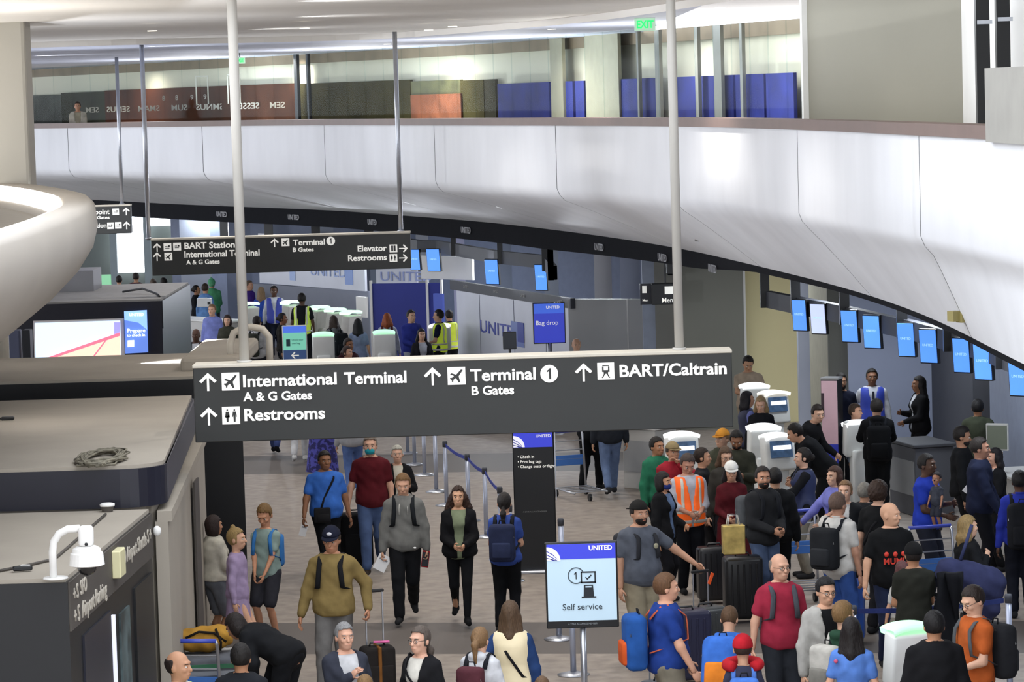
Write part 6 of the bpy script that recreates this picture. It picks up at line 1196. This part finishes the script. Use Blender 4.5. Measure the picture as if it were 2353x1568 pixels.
P(398, 778, 1.68, 30, 'person with dark red hair and lime collar by the roof', sex='f', skin=BR, hair='long', hc='3a1e1c', top='jacket', tc='2a1f22', vest=('b8d23a', 'braces'))
P(590, 727, 1.74, 155, 'person in white hooded jacket with olive backpack', skin=LT, hair='short', hc='221a18', top='hoodie', tc='d2d2d4', bc='2a2c33', pack=('3c3d36', 'dark olive backpack on the white hooded jacket', (.32, .2, .5)))
P(600, 660, 1.68, 165, 'long haired woman in cobalt tee at the far kiosks', sex='f', skin=LT, hair='verylong', hc='8f7454', top='tee', tc='3454b4', bc='1d2030', L='waist', R='waist')
P(629, 657, 1.80, 2, 'far agent in royal blue vest over a white collar', skin=DK, hair='crop', hc='171210', top='shirt', tc='d2d4dc', bc='1d2030', vest=('2c3788', 'uniform'))
P(693, 674, 1.86, 172, 'worker in lime safety harness vest seen from behind', skin=DK, hair='crop', hc='171210', top='tee', tc='1b1c20', bc='1b1c22', vest=('b9d84a', 'braces'))
P(648, 720, 1.66, 85, 'dark haired woman in black beside the green stand sign', sex='f', skin=BR, hair='bun', hc='1a1413', top='sweater', tc='23211f', bc='23242a')
P(572, 645, 1.72, 60, 'person in purple top half hidden by the pole', skin=MD, hair='short', hc='6a5a4a', top='tee', tc='56389a', bc='23242a')
P(766, 726, 1.74, -150, 'person in grey hoodie with black backpack at far kiosk', hair='long', hc='3a2c26', sex='f', top='hoodie', tc='75767a', bc='2a2c33', L='type', R='type', pack=('22242a', 'black backpack on the grey hoodie at the far kiosk', (.32, .2, .48)))
P(822, 733, 1.68, 175, 'person with very long black hair at the far kiosk', sex='f', hair='verylong', hc='16131a', top='tee', tc='8f9cc0', bc='23242c')
P(797, 796, 1.66, 60, 'woman in maroon just above the large sign', sex='f', skin='cf9f84', hair='bun', hc='3a2822', top='sweater', tc='4a1f28')
P(800, 778, 1.74, 40, 'man in dark red behind the woman in maroon', skin=BR, hair='short', hc='2a201c', top='sweater', tc='3c1c22')
P(889, 720, 1.70, 178, 'red haired woman in a pale long shirt', sex='f', skin=LT, hair='long', hc='a8562a', top='shirt', tc='c3c8de', bot='longskirt', bc='b9bfd8', pack=('4a2a28', 'small brown backpack on the red haired woman', (.24, .13, .28), '3c2020', '6a3430'))
P(944, 713, 1.80, 32, 'young man in blue sweater with dark hair before blue board', skin=LT, hair='short', hc='2a2422', top='sweater', tc='3a44a4', bc='c6cad8', L='waist', R='waist')
P(968, 756, 1.64, 15, 'dark haired woman with black scarf above the sign', sex='f', skin=LT, hair='long', hc='1c1718', top='open', tc='1f1f24', inner='c8ccd8', bc='2a2c33')
P(1008, 712, 1.78, -100, 'left man in lime safety vest and navy shirt', skin=LT, hair='short', hc='241b18', top='tee', tc='1e2440', bc='15161b', vest=('c4dc3c', 'hivis'), L='waist', R='waist')
P(1032, 713, 1.66, -160, 'right man in lime safety vest with elbow out', skin=MD, hair='short', hc='241b18', top='shirt', tc='1e2440', bc='15161b', vest=('c8d83c', 'hivis'), L='hip', R='hip')
P(1324, 778, 1.70, 10, 'agent with fair hair in pale shirt behind the counter', skin=LT, hair='bald', hc='a08a78', top='shirt', tc='c8cad4', bc='2a2c33')
P(312, 627, 1.74, 175, 'farthest person in maroon by the bright window', top='sweater', tc='4a2430', bc='2a2c33', hair='short', hc='2a1f1a')
P(273, 634, 1.70, 180, 'farthest dark figure behind the kiosk roof unit', top='jacket', tc='2c2628', bc='2a2c33', hair='short', hc='1f1815')
P(352, 641, 1.72, 170, 'farthest person in grey coat under the distant sign', top='jacket', tc='4a4a4e', bc='2a2c33', hair='short', hc='6a5a4c', sex='f')
P(376, 638, 1.80, 178, 'farthest person in black coat beside the counter', top='coat', inner='1a1a1e', tc='1a1b1f', bc='17181b', hair='short', hc='1f1815')
# --- mezzanine
P(178, 238, 1.55, 5, 'man in cream jacket leaning at the mezzanine rail', skin=MD, hair='short', hc='3a2c24', top='open', tc='cfc9b8', inner='b5ad96', bc='4a4a4a', L='waist', R='waist', dz=4.86, Dfix=80.6)
# --- navy garment bag on the blond woman
p = at(2225, 1350, 34.2); r = empty('garment_bag', p, math.radians(12), 'large slumped navy garment bag carried by the blond woman', 'bag'); F_ = Field((-.42, -.25, -.45), (.42, .25, .42), .02); F_.cone((-.2, 0, .18), (.22, 0, .02), .15, .19, .08).cone((.12, 0, .0), (.2, 0, -.22), .17, .15, .08); g = F_.allgrid(); F_.F = F_.F + .012 * np.sin(g[0] * 19 + g[2] * 14) * np.sin(g[1] * 16 - g[2] * 21 + 1); v, f = F_.mesh(); MB().add(v, f).build('bag_body', cmat('cloth', '34385a'), r, True); MB().tube([(-.1, -.05, .30), (-.02, -.02, .48), (.06, .02, .66)], .02, 6, flat=.4).build('bag_strap', cmat('cloth', '3c4266'), r, True)
# --- dark jacket over arm of the olive tee person
p = at(2178, 1410, 32.6); o = MB().grid([[(x, .05 * math.sin(x * 30 + z * 6) + (.04 if x > .1 else 0), z) for x in np.linspace(-.11, .11, 8)] for z in np.linspace(.42, -.34, 12)]).build('black_coat', cmat('cloth', '17181d'), None, True); o.location = p; m = o.modifiers.new('thick', 'SOLIDIFY'); m.thickness = .06; tag(o, 'black coat hanging from the arm of the olive tee person', 'coat')
